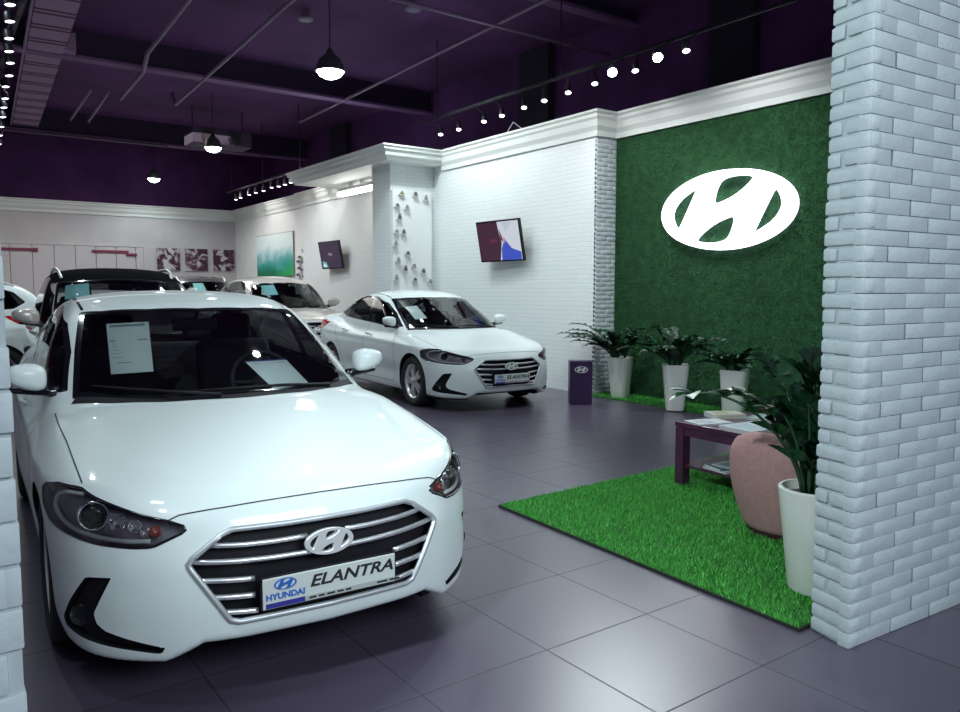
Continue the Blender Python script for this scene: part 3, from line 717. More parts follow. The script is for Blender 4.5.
struct('trim_4',TRIMW,cornice([(7.95,12.6),(7.95,18.6),(8.05,18.6),(8.05,24.0),(-4.4,24.0)],1))

# overhead steel, ducts, pipes
def beam(name,y,z0,x0=-3.3,x1=9.0,w=.26):
    o=struct(name,BEAM,lambda b:(b.box2((x0,y+w*.3,z0+.03),(x1,y+w*.7,5.66))))
    f=part('lower_flange',FLANGE,o,lambda b:b.box2((x0,y,z0-.01),(x1,y+w,z0+.035))); return o
beam('beam',14.1,5.20); beam('beam',20.6,5.10); beam('beam',8.3,5.45,-3.3,9.0,.2)
du=empty('air_duct',(1.65,11.5,5.2),0,'long flat ribbed air duct hanging under the dark ceiling','duct')
def ductp(b):
    b.box2((-.25,-5.5,0),(.25,9.6,.38))
d=part('duct_body',DUCT,du,ductp)
_y=-5.2; _k=0
while _y<9.5:
    part('duct_joint',DUCTJ,d,lambda b:b.box2((-.262,_y,-.006),(.262,_y+.05,.39))); _y+= .16 if _k%2==0 else .55; _k+=1
part('side_rail',PIPE,du,lambda b:(b.box2((-.30,-5.5,-.01),(-.265,9.6,.05))))
part('outlet_box',DUCT,du,lambda b:b.box2((.26,-.1+2.5,.02),(.42,.35+2.5,.3)))
du.rotation_euler=(0,0,-.056)
def pipe(name,pts,r,label,cat='pipe',m=None,group='pipes under the ceiling'):
    o=part(name,m or PIPE,None,lambda b:b.tube(pts,r,8),True); return tag(o,label,cat,group)
pipe('ceiling_pipe',[(3.9,5.5,5.2),(4.39,16.5,5.2),(4.35,16.6,5.45)],.03,'thin pale pipe running under the ceiling above the front car')
pipe('ceiling_pipe',[(6.62,5.0,5.2),(7.07,16.6,5.2)],.028,'thin pale pipe running towards the wall bay')
pipe('ceiling_pipe',[(4.6,8.86,5.16),(8.98,8.92,5.16)],.028,'thin pale pipe crossing the ceiling above the track spotlights')
pipe('ceiling_pipe',[(3.05,9.8,5.3),(3.2,13.6,5.3),(3.22,14.0,5.1),(3.3,16.2,5.1)],.035,'short bent pipe dropping under the steel beam')
pipe('ceiling_pipe',[(2.75,16.0,5.15),(2.85,19.0,5.15)],.03,'short pipe behind the steel beam nearest the duct')
pipe('ceiling_pipe',[(3.05,16.0,5.15),(3.2,19.0,5.15)],.03,'short pipe behind the steel beam beside its twin')
pipe('cable_conduit',[(-3.2,20.4,5.05),(5.2,20.4,5.05)],.022,'thin conduit under the rear steel beam','conduit',DUCTJ)
hv=empty('ventilation_unit',(5.75,18.4,4.78),0,'dark box-shaped ventilation unit beside the second pendant lamp','ventilation unit')
part('unit_case',mat('unit_paint',(.055,.035,.07),.6),hv,lambda b:b.box2((-.6,-.35,0),(.75,.35,.36),.02))
for k in range(2): part('unit_fan_guard',BLK,hv,lambda b:(b.tube([(-.25+.6*k+.14*math.cos(a),-.36,.18+.14*math.sin(a)) for a in np.linspace(0,2*math.pi,20,endpoint=False)],.012,6,True),b.box2((-.38+.6*k,-.365,.05),(-.12+.6*k,-.352,.31))))
for x in (-.5,.65): part('hanger_rod',BLK,hv,lambda b:b.tube([(x,0,.36),(x,0,.88)],.012))
for k,(y,w_) in enumerate([(10.2,.8),(17.9,.9),(6.2,.7)]): struct('column',mat('column_dark',(.026,.018,.036),.8),lambda b:b.box2((8.84,y,3.88),(9.02,y+w_,5.66)))
for k,(x,y,lb) in enumerate([(4.9,11.2,'small unlit round fixture on the ceiling near the first pendant lamp'),(6.0,9.9,'small unlit round fixture on the ceiling beyond the crossing pipe'),(3.3,10.6,'small unlit round fixture on the ceiling above the bent pipe')]):
    o=part('ceiling_fixture',mat('fixture_grey',(.22,.17,.26),.5),None,lambda b:b.lathe([(0,5.50),(.10,5.50),(.12,5.52),(.05,5.56),(.03,5.66),(0,5.66)],Matrix.Translation((x,y,0)),20),True,40); tag(o,lb,'fixture','unlit ceiling fixtures')

# ---------------------------------------------------------------- brick pillars
def pillar_r(b):
    # face to the shop interior (left) and face to the viewer (front)
    brick_face(b,(3.012,1.575,0),(1,-.075,0),1.75,(-.075,-1,0),4.4,jit=.0006,seed=3,gap=.0022,bev=.0018,bl=.30)
    brick_face(b,(3.06,1.775,0),(-.045,-.20,0),.206,(-1,.2,0),4.4,jit=.005,seed=7,bl=.21,dep=.06,bev=.010,gap=.008,off0=.03,ends=.0)
    b.add([],[])
pr=struct('wall_pillar_right',PB,pillar_r,angle=35)
def core(b):
    V=[(3.024,1.585),(4.75,1.46),(4.75,1.74),(3.072,1.768)]; b.prism(V,0,4.4,lambda u,v,d:(u,v,d))
part('mortar_core',PM,pr,core)
plf=struct('wall_pillar_left',PB,lambda b:brick_face(b,(-.9,1.26,0),(1,0,0),1.0,(0,-1,0),4.4,jit=.0015,seed=11,bl=.33,gap=.004,bev=.003,ends=.006),angle=35)
part('mortar_core',PM,plf,lambda b:b.box2((-.9,1.268,0),(.096,1.5,4.4)))

# ---------------------------------------------------------------- signs, screens, pictures
sg=empty('oval_sign',(8.0,5.89,2.435),0,'large white glowing oval sign with a slanted letter on the green turf wall','sign')
GLOW=mat('sign_white',(.9,.9,.92),.4,emit=(.93,.93,1.0),estr=1.6); HALO=mat('sign_edge',(.8,.75,.9),.4,emit=(.86,.80,1.0),estr=2.2)
Mx=Matrix.Translation((-.09,0,0))@Matrix(((0,0,-1,0),(-1,0,0,0),(0,1,0,0),(0,0,0,1)))
place(shapes_curve('sign_face',[[(x*.935,y*.945) for x,y in sp] for sp in emblem_splines()],.03),'sign_face',GLOW,sg,Mx)
place(shapes_curve('sign_back',[[(x*.95,y*.96) for x,y in sp] for sp in emblem_splines()],.022),'sign_back',HALO,sg,Matrix.Translation((.055,0,0))@Mx)
for (y,z) in ((-.6,.2),(.6,-.2),(0,0)): part('standoff',BLK,sg,lambda b:b.tube([(-.02,y,z),(.0,y,z)],.012))
def screen(name,loc,rot,w,h,label,paint):
    t=empty(name,loc,0,label,'screen'); t.rotation_euler=rot   # local -X faces the room
    part('screen_case',mat('gloss_bezel',(.008,.007,.01),.2),t,lambda b:b.box2((0,-w/2,-h/2),(.045,w/2,h/2),.006,2))
    part('wall_bracket',BLK,t,lambda b:(b.box2((.05,-.12,-.15),(.08,.12,.15)),b.tube([(.06,0,0),(.17,0,-.0)],.03)))
    paint(t,w-.05,h-.05); return t
def flat(t,name,polys,mats):
    b=MB()
    for k,(pts,mi) in enumerate(polys): b.add([(-.002-.0004*k,-u,v) for u,v in pts],[tuple(range(len(pts)))],mi)
    o=meshobj(name,b.V,b.F,mats,t,False,b.I); return o
def em(name,c,s=1): return mat(name,(.02,.02,.02),.3,emit=c,estr=s)
def paint1(t,w,h):
    W,H=w/2,h/2
    P=[([(-W,-H),(W,-H),(W,H),(-W,H)],0),([(-W,-H),(-.02,-H),(0,.0),(-.06,H),(-W,H)],1),([(-.02,-H),(.06,-.02),(.02,.13),(.0,H),(W,H),(W,-H)],2),([(.02,-H),(W*.98,-H),(W*.98,-H*.6),(.28,-.12),(.14,.03),(.04,-.12)],3),([(.03,H*.62),(.09,H*.2),(.10,-.02),(.05,.02),(.03,.14)],4),([(.10,.02),(.14,-.05),(.15,.04),(.12,.06)],5),([(.12,H*.96),(.17,H*.45),(.30,H*.75),(.34,H*.96)],6),([(-.22,-.02),(-.04,-.02),(-.03,.03),(-.2,.05)],7)]
    flat(t,'screen_image',P,[em('scr_dark',(.03,.01,.03)),em('scr_wine',(.035,.004,.02)),em('scr_white',(.48,.52,.58)),em('scr_blue',(.03,.06,.42)),em('scr_maroon',(.10,.02,.05)),em('scr_rose',(.45,.2,.28)),em('scr_grey',(.40,.45,.52)),em('scr_red',(.10,.01,.03))])
screen('wall_screen',(7.42,9.70,2.235),(0,R(-11),R(3)),1.04,.65,'wall screen with a red and blue picture on the white brick wall',paint1)
def paint2(t,w,h):
    W,H=w/2,h/2
    flat(t,'screen_image',[([(-W,-H),(W,-H),(W,H),(-W,H)],0),([(-W*.9,-H*.95),(-W*.35,-H*.95),(-W*.5,-H*.55),(-W*.85,-H*.45)],1),([(-W*.8,-H*.9),(-W*.5,-H*.9),(-W*.6,-H*.7),(-W*.78,-H*.68)],2)],[em('scr_violet',(.024,.012,.036)),em('scr_teal',(.12,.35,.38)),em('scr_cyan',(.5,.8,.8))])
    place(text_mesh('screen_words','Rulis',.085,.0005),'screen_words',em('scr_words',(.45,.42,.5)),t,Matrix.Translation((-.006,-.02,.02))@Matrix(((0,0,-1,0),(-1,0,0,0),(0,1,0,0),(0,0,0,1))))
screen('wall_screen',(7.74,16.55,2.275),(0,R(-10),R(3)),1.0,.64,'dark wall screen on the white wall behind the projecting bay',paint2)
def canvas_mat():
    m=mat('canvas_green',(.5,.8,.7),.6); n,l,b=nodes(m); tc=n.new('ShaderNodeTexCoord'); sp=n.new('ShaderNodeSeparateXYZ'); l.new(tc.outputs['Generated'],sp.inputs[0])
    nz=n.new('ShaderNodeTexNoise'); nz.inputs['Scale'].default_value=4; nz.inputs['Detail'].default_value=5; l.new(tc.outputs['Generated'],nz.inputs['Vector'])
    a=n.new('ShaderNodeMath'); a.operation='MULTIPLY_ADD'; a.inputs[1].default_value=.55; l.new(nz.outputs['Fac'],a.inputs[0]); l.new(sp.outputs[2],a.inputs[2])
    r=n.new('ShaderNodeValToRGB'); e=r.color_ramp.elements; e[0].position=.30; e[0].color=(.0,.16,.07,1); e[1].position=1.25/1.3; e[1].color=(.75,.86,.86,1)
    for p,c in ((.5,(.02,.30,.24,1)),(.66,(.12,.42,.42,1)),(.82,(.45,.68,.70,1))): q=e.new(p); q.color=c
    l.new(a.outputs[0],r.inputs[0])
    # bright green lower corner (near end)
    iv=n.new('ShaderNodeMath'); iv.operation='MULTIPLY_ADD'; iv.inputs[1].default_value=-1.6; iv.inputs[2].default_value=1.0; l.new(sp.outputs[1],iv.inputs[0]); iz=n.new('ShaderNodeMath'); iz.operation='MULTIPLY_ADD'; iz.inputs[1].default_value=-2.2; l.new(sp.outputs[2],iz.inputs[0]); l.new(iv.outputs[0],iz.inputs[2]); cl=n.new('ShaderNodeClamp'); l.new(iz.outputs[0],cl.inputs[0])
    mx=n.new('ShaderNodeMix'); mx.data_type='RGBA'; l.new(cl.outputs[0],mx.inputs[0]); l.new(r.outputs[0],mx.inputs[6]); mx.inputs[7].default_value=(.02,.48,.10,1); l.new(mx.outputs[2],b.inputs['Base Color']); return m
cv=empty('canvas_picture',(8.05,20.7,2.43),0,'large pale blue and green canvas on the far white wall','picture'); part('canvas',canvas_mat(),cv,lambda b:b.box2((-.05,-1.33,-.57),(-.005,1.33,.57)))
part('stretcher_frame',mat('frame_grey',(.25,.25,.27),.5),cv,lambda b:b.box2((-.045,-1.345,-.585),(0,1.345,.585)))
def photo_mat(name,seed):
    m=mat(name,(.3,.2,.25),.4); n,l,b=nodes(m); tc=n.new('ShaderNodeTexCoord'); mp=n.new('ShaderNodeMapping'); mp.inputs['Location'].default_value=(seed*3.1,seed*1.7,seed); l.new(tc.outputs['Generated'],mp.inputs[0]); nz=n.new('ShaderNodeTexNoise'); nz.inputs['Scale'].default_value=2.6; nz.inputs['Detail'].default_value=3; nz.inputs['Distortion'].default_value=1.2; l.new(mp.outputs[0],nz.inputs['Vector'])
    r=n.new('ShaderNodeValToRGB'); e=r.color_ramp.elements; e[0].position=.42; e[0].color=(.05,.008,.028,1); e[1].position=.60; e[1].color=(.55,.55,.57,1); q=e.new(.5); q.color=(.16,.08,.12,1); l.new(nz.outputs['Fac'],r.inputs[0]); l.new(r.outputs[0],b.inputs['Base Color']); return m
for k,(x0,x1,lb) in enumerate([(5.70,6.36,'square dark red and white photograph on the back wall beside the panelling'),(6.50,7.17,'square dark red photograph in the middle of the back wall trio'),(7.33,7.99,'square grey photograph on the back wall beside the room corner')]):
    pz=empty('framed_photograph',((x0+x1)/2,24.0,2.375),0,lb,'picture','square photographs on the back wall'); w=(x1-x0)/2
    part('photo_board',mat('board_edge',(.5,.5,.5),.5),pz,lambda b:b.box2((-w,-.035,-w),(w,0,w))); part('print',photo_mat('print_%d'%k,k+1),pz,lambda b:b.box2((-w+.004,-.038,-w+.004),(w-.004,-.034,w-.004)))
RED=mat('red_strip',(.20,.02,.06),.5)
for k,(x0,x1,lb) in enumerate([(1.2,2.66,'thin dark red strip on the back wall beside the near pillar'),(3.98,5.15,'thin dark red strip with a stepped end on the panelled back wall')]):
    rs=empty('red_wall_strip',((x0+x1)/2,23.95,2.55),0,lb,'wall sign','red strips on the back wall'); w=(x1-x0)/2
    part('strip_bar',RED,rs,lambda b:(b.box2((-w,-.03,-.03),(w*.62 if k else w,0,.04))))
    part('strip_end',RED,rs,lambda b:(b.box2((w*.5 if k else w*.86,-.05,-.10 if k else -.05),(w,0,-.03 if k else .05),.01)))

# product wall on the bay
dp=tag(part('product_board',mat('panel_gloss',(.86,.87,.86),.3),None,lambda b:b.box2((6.735,11.85,1.0),(7.54,11.919,3.21),.004,1)),'tall white product board on the front of the wall bay','product board')
ITEM=[mat('item_grey',(.30,.30,.31),.4),mat('item_gold',(.45,.36,.16),.4,.3),mat('item_dark',(.12,.12,.13),.4)]
pos=[(6.72,3.09),(6.99,3.08),(7.2,3.02),(6.63,2.88),(6.82,2.85),(6.67,2.67),(6.61,2.44),(6.75,2.43),(6.59,2.22),(6.83,2.08),(6.64,1.96),(6.78,1.8),(6.95,1.87),(7.14,1.77),(6.6,1.64),(6.97,1.63),(7.28,1.59)]
rows=['topmost','second','third','fourth','fifth','sixth','seventh','eighth','ninth','tenth','eleventh','twelfth','thirteenth','fourteenth','fifteenth','sixteenth','lowest']
order=sorted(range(len(pos)),key=lambda i:-pos[i][1])
for rk,i in enumerate(order):
    x,z=pos[i]; t=empty('display_item',(x*1.027,11.85,1.47+(z-1.47)*1.026),0,'tiny model on the white product board, %s counting downwards'%rows[rk],'model','tiny models on the product board')
    h=.055+.02*((i*7)%3); 
    part('item_body',ITEM[1 if i in(0,) else (i%2)*2],t,lambda b:b.lathe([(0,0),(.032,0),(.034,h*.5),(.02,h*.62),(.02,h*.7),(.026,h*.8),(.012,h),(0,h)],Matrix.Translation((0,-.045,0)),10),True,40)
    part('ledge',mat('ledge_white',(.7,.71,.71),.4),t,lambda b:b.box2((-.055,-.07,-.008),(.055,.006,0)))
# dark items near the canvas
for k,(y,z) in enumerate([(18.64,2.44),(18.9,2.28),(19.0,2.17),(18.7,2.14),(18.95,2.0),(18.72,1.95),(19.02,1.83),(18.66,1.79)]):
    t=empty('display_item',(8.05,y,z),0,'small dark model on a ledge beside the green canvas, %s from the top'%rows[k].replace('topmost','first'),'model','small dark models beside the canvas'); part('item_body',ITEM[2],t,lambda b:b.box2((-.10,-.06,0),(-.03,.06,.07),.02)); part('ledge',MATS['ledge_white'],t,lambda b:b.box2((-.12,-.10,-.012),(0,.10,0)))
# linear lamp under the bay cornice
ll=empty('linear_lamp',(7.25,14.2,3.50),0,'bright linear lamp under the canopy of the wall bay','lamp'); part('lamp_housing',PLAIN,ll,lambda b:(b.box2((-.06,-.78,0),(.08,.78,.07),.008),b.box2((-.02,-.3,.07),(.02,-.2,.16)),b.box2((-.02,.2,.07),(.02,.3,.16)))); part('lamp_diffuser',mat('tube_glow',(.9,.9,.9),.4,emit=(1,.98,.92),estr=9),ll,lambda b:b.box2((-.065,-.78,-.08),(.085,.78,-.002),.02,2)); part('lamp_bracket',mat('bracket_grey',(.45,.46,.46),.4),ll,lambda b:(b.tube([(.0,-.88,.02),(.0,-.78,.02)],.03,10),b.tube([(0,-.84,.02),(.06,-.84,.10),(.10,-.84,.16)],.015)))
# loop of wire on top of the wall
o=part('wire_bracket',mat('wire_white',(.6,.6,.62),.4),None,lambda b:b.tube([(7.62,9.83,3.90),(7.60,9.75,3.92),(7.58,9.56,4.06),(7.60,9.40,3.95),(7.62,9.33,3.90)],.008,6)); tag(o,'small white wire triangle standing on the brick wall cornice','bracket')
# ---------------------------------------------------------------- lamps
BULB=mat('bulb_glow',(.9,.9,.9),.4,emit=(.93,1.0,1.0),estr=14)
SPOTG=mat('spot_glow',(.9,.9,.9),.4,emit=(.97,.94,1.0),estr=5); SPOTB=mat('spot_bright',(.9,.9,.9),.4,emit=(.97,1.0,1.0),estr=30)
def light(parent,kind,loc,power,color=(1,1,1),size=.1,rot=None,ang=None,blend=.6):
    l=bpy.data.lights.new('lamp_light',kind); l.energy=power; l.color=color; l.shadow_soft_size=size
    if kind=='SPOT': l.spot_size=R(ang); l.spot_blend=blend
    o=bpy.data.objects.new('lamp_light',l); link(o,parent); o.location=loc
    if rot is not None: o.rotation_euler=rot
    return o
for k,(x,y,d,lb) in enumerate([(4.80,10.16,.40,'bright round pendant lamp hanging above the second white sedan'),(5.26,16.96,.36,'round pendant lamp beside the ventilation unit'),(5.37,22.6,.34,'round pendant lamp hanging low by the back wall')]):
    t=empty('pendant_lamp',(x,y,4.5),0,lb,'lamp','pendant lamps over the hall'); r=d/2
    part('lamp_shade',mat('shade_metal',(.06,.05,.07),.5),t,lambda b:b.lathe([(r,0),(r*.98,.05),(r*.8,.16),(r*.35,.24),(.05,.27),(.03,.32),(0,.32)],None,32),True)
    part('bulb_disc',BULB,t,lambda b:b.lathe([(r*.96,.012),(r*.75,-.05),(r*.4,-.085),(0,-.10)],None,32),True)
    part('suspension_cable',BLK,t,lambda b:b.tube([(0,0,.32),(0,0,1.16)],.008,6))
    light(t,'SPOT',(0,0,-.08),LP_PEND,COOL,.16,(0,0,0),150,.5)
def track(name,pts,x,y0,y1,z,label,labels,tilt,glow,r=.045,L=.13,big=()):
    tr=empty(name,(x,y0,z+.22),0,label,'track'); part('rail',BLK,tr,lambda b:b.box2((-.02,0,-.02),(.02,y1-y0,.02)))
    [part('drop_rod',BLK,tr,lambda b:b.tube([(0,yy,0),(0,yy,5.65-z-.22)],.01,6)) for yy in (.4,(y1-y0)/2,(y1-y0)-.4)]
    for k,(px,py) in enumerate(pts):
        b_=k in big; t=empty('track_spotlight',(px,py,z),0,labels[k],'spotlight',label.replace('dark ','spotlights of the ')); M=Vector(tilt if not b_ else (-.55,-.62,-.55)).normalized().to_track_quat('Z','Y').to_matrix().to_4x4(); rr=r*(1.35 if b_ else 1)
        part('spot_body',BLK,t,lambda b:b.lathe([(0,-L),(rr*.75,-L),(rr*.9,-L*.8),(rr,-.01),(rr,.02),(rr*.92,.02)],M,20),True,40)
        part('spot_lens',SPOTB if b_ else glow,t,lambda b:b.lathe([(rr*.93,.012),(rr*.5,.02),(0,.024)],M,20),True)
        part('yoke',BLK,t,lambda b:b.tube([M@Vector((0,0,-L*.5)),(0,0,.10),(x-px,0,.20)],.010,6))
pts=[(7.41,11.35),(7.43,10.83),(7.41,10.09),(7.39,9.6),(7.33,8.99),(7.30,8.5),(7.27,7.97),(7.24,7.43),(7.06,6.94),(7.22,6.71),(7.04,6.2),(7.09,5.83)]
ordn=['first','second','third','fourth','fifth','sixth','seventh','eighth','ninth','tenth','eleventh','twelfth','thirteenth','fourteenth','fifteenth']
track('light_track',pts,7.25,4.6,11.6,4.15,'dark spotlight track in front of the white wall and turf wall',['glaring' if k in(8,10) else 'lit' for k in range(12)] and [('%s spotlight on the wall track, %s counting from the bay'%('big glaring' if k in (8,10) else 'small lit',ordn[k])) for k in range(12)],(-.30,-.36,-.88),SPOTG,big=(8,10))
for k,(x,y) in enumerate([(6.25,11.0),(6.25,9.5),(6.25,8.2)]): light(None,'SPOT',(x,y,4.35),LP_WALL,(.95,1,1),.3,Vector((.62,0,-.9)).to_track_quat('-Z','Y').to_euler(),120,.9)
for k,(x,y) in enumerate([(6.5,6.9),(6.5,5.3)]): light(None,'SPOT',(x,y,4.35),LP_TURF,(.97,1,1),.2,Vector((.55,.1,-.9)).to_track_quat('-Z','Y').to_euler(),100,.9)
pl=[(.78,8.15),(.82,8.65),(.86,9.23),(.9,9.72),(.95,10.2),(.99,10.8),(1.0,11.4),(1.05,12.1),(1.08,12.7),(1.12,13.4),(1.16,14.2),(1.2,15.0),(1.25,15.9)]
track('light_track',pl,.95,7.6,16.5,4.0,'dark spotlight track beside the air duct',['small lit spotlight on the track by the duct, %s counting from the front'%ordn[k] for k in range(13)],(.12,-.10,-.98),SPOTG,r=.047,L=.07)
pf=[(7.22,21.4),(7.18,20.9),(7.13,20.1),(7.13,19.6),(7.15,19.1),(7.09,18.4),(7.15,18.1),(7.15,17.7),(7.13,17.3),(7.13,16.9)]
track('light_track',pf,7.15,16.4,21.9,3.97,'dark spotlight track before the far wall and its canvas',['small lit spotlight on the far wall track, %s counting from the back wall'%ordn[k] for k in range(10)],(-.1,-.15,-.98),SPOTG,r=.05)
for y in (17.0,20.6): light(None,'SPOT',(6.6,y,4.2),LP_FAR,(1,.99,.96),.12,Vector((.6,0,-.8)).to_track_quat('-Z','Y').to_euler(),130,.9)
ELANTRA.update(H=1.47,xf=.97,xr=3.65,Rw=.318,arch=.358,track=.775,
 ws=[(1.10,0),(1.12,.2),(1.165,.36),(1.26,.55),(1.43,.705),(1.78,.655),(2.13,.592),(2.05,.49),(1.97,.27),(1.935,0)],wz=1.37,
 rg=[(3.28,0),(3.30,.3),(3.36,.50),(3.75,.52),(4.0,.48),(4.06,.3),(4.08,0)],
 dlo=[(1.50,.985),(1.62,.968),(2.29,1.012),(2.9,1.045),(3.4,1.075),(3.70,1.13),(3.60,1.215),(3.40,1.29),(3.10,1.36),(2.85,1.388),(2.47,1.375),(2.06,1.29),(1.776,1.155)],
 pillars=[(2.38,.35,.05),(3.27,.30,.022)],
 grille=[(0,.623),(.152,.622),(.345,.626),(.37,.617),(.482,.535),(.489,.522),(.482,.506),(.362,.312),(.345,.300),(0,.303)],
 hl=[(1.62,.725),(1.42,.752),(1.23,.755),(1.12,.735),(.953,.71),(.809,.686),(.683,.668),(.57,.640),(.737,.583),(.827,.580),(1.037,.584),(1.252,.597),(1.486,.610),(1.60,.645)],
 fog=[(1.106,.463),(.941,.474),(1.06,.335),(1.046,.30),(.996,.278),(.857,.256),(.664,.224),(.714,.204),(.856,.216),(1.173,.230),(1.324,.243),(1.343,.273),(1.251,.355)],
 tl=[(.55,.93),(.9,.98),(1.25,1.0),(1.5,.97),(1.3,.86),(.9,.82),(.55,.85)],
 bars=[[(.075,.566),(.425,.578),-.006],[(.02,.508),(.475,.526),-.006],[(.275,.446),(.455,.459)],[(.275,.386),(.425,.397)],[(.265,.327),(.38,.338)]],
 emblem=(.540,.092),proj=(1.11,.672),turn=(.75,.630),foglamp=(1.19,.305),
 guide=[(1.20,.742),(1.36,.735),(1.47,.70),(1.46,.645),(1.28,.616),(1.05,.602),(.88,.598),(.76,.602)],
 refl=[(.965,.665,.034),(.86,.652,.026),(.80,.63,.020)],
 mirror=(1.60,.885,1.058),mirror_scale=(.95,.72,.95),handles=[1.98+.22,3.05],hz=.865,
 gaps=[[(.47,.767,.765),(.68,.774,.81),(.884,.777,.846),(1.141,.786,.884),(1.38,.79,.92)],[(1.52,.85,.95),(1.45,.9,.75),(1.45,.9,.5),(1.50,.9,.27)],[(2.40,.85,1.0),(2.44,.9,.7),(2.44,.9,.28)],
  [(3.62,.83,1.06),(3.50,.9,.85),(3.30,.9,.62),(3.16,.9,.30)],[(1.50,.88,.265),(2.4,.88,.27),(3.16,.88,.285)]],
 roof_strip=[[(2.14,.575,1.36),(2.5,.575,1.42),(2.95,.565,1.41),(3.3,.545,1.36),(3.45,.53,1.32)]],
 gaps_c=[[(.142,.55,.668),(.138,.5,.686),(.105,.34,.698),(.088,0,.706),(.105,-.34,.698),(.138,-.5,.686),(.142,-.55,.668)]],
 cowl=[(1.41,.70,.95),(1.25,.54,.95),(1.14,.34,.96),(1.083,0,.96),(1.14,-.34,.96),(1.25,-.54,.95),(1.41,-.70,.95)],
 wipers=[[(1.10,.10,.96),(1.17,.30,.98),(1.28,.48,1.0),(1.40,.62,1.02)],[(1.22,-.50,.97),(1.15,-.22,.98),(1.14,.05,.98),(1.17,.28,.99)]],
 plate=(.393,.52,.112))
SUV=dict(L=4.46,H=1.69,xf=.93,xr=3.60,Rw=.35,arch=.395,track=.79,xm=2.6,cw=.26,cr=.14,rc=.03,rc2=.02,zc0=.86,zc1=.03,crease=.010,scoop=.02,ridge=.012,
 top=[(-.1,.80),(.05,.88),(.15,.925),(.3,.965),(.6,1.02),(.9,1.055),(1.2,1.08),(1.6,1.085),(3.2,1.13),(3.9,1.16),(4.5,1.16)],
 drop=[(0,0),(.3,.006),(.5,.016),(.65,.034),(.78,.066),(.9,.12)],
 w=[(0,.84),(.3,.88),(.6,.905),(.9,.918),(1.5,.915),(3.6,.92),(4.,.905),(4.46,.85)],
 tum=[(.15,.06),(.28,.03),(.45,.012),(.7,0),(.82,0),(.92,.018),(1.02,.05),(1.12,.10),(1.25,.18)],
 f0=[(0,0),(.3,.02),(.5,.06),(.65,.13),(.75,.21),(.83,.33),(.9,.6)],
 fl=[(.1,.12),(.2,.06),(.3,.015),(.4,0),(.55,.0),(.7,.02),(.82,.05),(.92,.12),(1.0,.26)],
 r0=[(0,0),(.4,.015),(.6,.05),(.75,.12),(.85,.25),(.92,.6)],
 rl=[(.15,.12),(.3,.03),(.5,0),(.75,.01),(.95,.03),(1.15,.05)],
 roof=[(.92,.97),(1.1,1.075),(1.4,1.265),(1.75,1.46),(2.0,1.572),(2.3,1.645),(2.7,1.675),(3.1,1.67),(3.6,1.63),(4.0,1.56),(4.2,1.46),(4.42,1.15)],
 gw=[(1.,.79),(1.4,.825),(2.,.84),(3.2,.835),(4.,.80),(4.4,.74)],
 gt=[(.9,-.02),(1.08,0),(1.25,.045),(1.45,.115),(1.6,.19),(1.7,.26)],
 bot=[(0,.24),(.5,.21),(1.2,.2),(3.5,.2),(4.5,.26)],
 ws=[(1.06,0),(1.08,.2),(1.12,.36),(1.2,.55),(1.36,.73),(1.70,.69),(2.08,.625),(2.0,.49),(1.94,.27),(1.92,0)],wz=1.56,
 rg=[(4.08,0),(4.09,.3),(4.13,.52),(4.26,.58),(4.33,.5),(4.36,.3),(4.37,0)],
 dlo=[(1.46,1.10),(1.6,1.085),(2.3,1.12),(3.2,1.165),(3.85,1.21),(4.02,1.30),(3.88,1.44),(3.6,1.53),(3.1,1.575),(2.6,1.575),(2.25,1.53),(1.85,1.37)],
 pillars=[(2.30,.25,.05),(3.30,.25,.05)],
 grille=[(0,.84),(.3,.835),(.44,.80),(.46,.76),(.36,.56),(.30,.52),(0,.52)],
 hl=[(1.55,.93),(1.3,.94),(1.0,.90),(.7,.83),(.60,.78),(.80,.755),(1.1,.78),(1.45,.83)],
 fog=[(1.1,.56),(.95,.55),(.92,.44),(1.15,.42),(1.3,.5)],
 tl=[(.65,1.08),(1.0,1.10),(1.55,1.12),(1.45,1.0),(1.0,.95),(.65,.97)],
 bars=[[(.02,.77),(.42,.785)],[(.02,.69),(.39,.70)],[(.02,.61),(.35,.615)]],emblem=(.71,.085),
 mirror=(1.60,.95,1.17),mirror_scale=(1,1,1.15),handles=[2.05,3.05],hz=.99,
 gaps=[[(.5,.80,.95),(.9,.81,1.0),(1.3,.82,1.04)],[(1.48,.88,1.05),(1.42,.92,.8),(1.45,.92,.35)],[(2.36,.88,1.1),(2.42,.92,.7),(2.42,.92,.35)],[(3.5,.88,1.14),(3.3,.92,.8),(3.15,.92,.4)],[(1.45,.9,.33),(3.15,.9,.35)]],
 gaps_c=[[(.2,.62,.90),(.12,.4,.89),(.09,0,.89),(.12,-.4,.89),(.2,-.62,.90)]],
 cowl=[(1.34,.73,1.06),(1.18,.54,1.07),(1.08,.3,1.07),(1.045,0,1.07),(1.08,-.3,1.07),(1.18,-.54,1.07),(1.34,-.73,1.06)],
 wipers=[[(1.08,.1,1.07),(1.14,.3,1.1),(1.25,.5,1.12)],[(1.2,-.5,1.1),(1.13,-.2,1.1),(1.12,.1,1.1)]],plate=None,dash=.10,seatz=.62,
 roofpoly=[(2.06,-.56),(2.06,.56),(4.05,.56),(4.05,-.56)])
def place_pose(o,q): o.location=(q[0],q[1],0); o.rotation_euler=(0,0,R(q[2]))
car_materials()
white=mat('pearl_white_paint',(.80,.87,.87),.42,0,coat=.55); white2=white
CARS='cars on the showroom floor'
c1,S1=car('sedan',ELANTRA,white,'large white sedan in front with price sheets behind its windscreen',CARS)
place_pose(c1,(1.191,2.588,87.0))
c2=copy_tree(c1); place_pose(c2,(5.83,7.36,86.5)); c2['label']='white sedan standing alone beside the white brick wall and its screen'
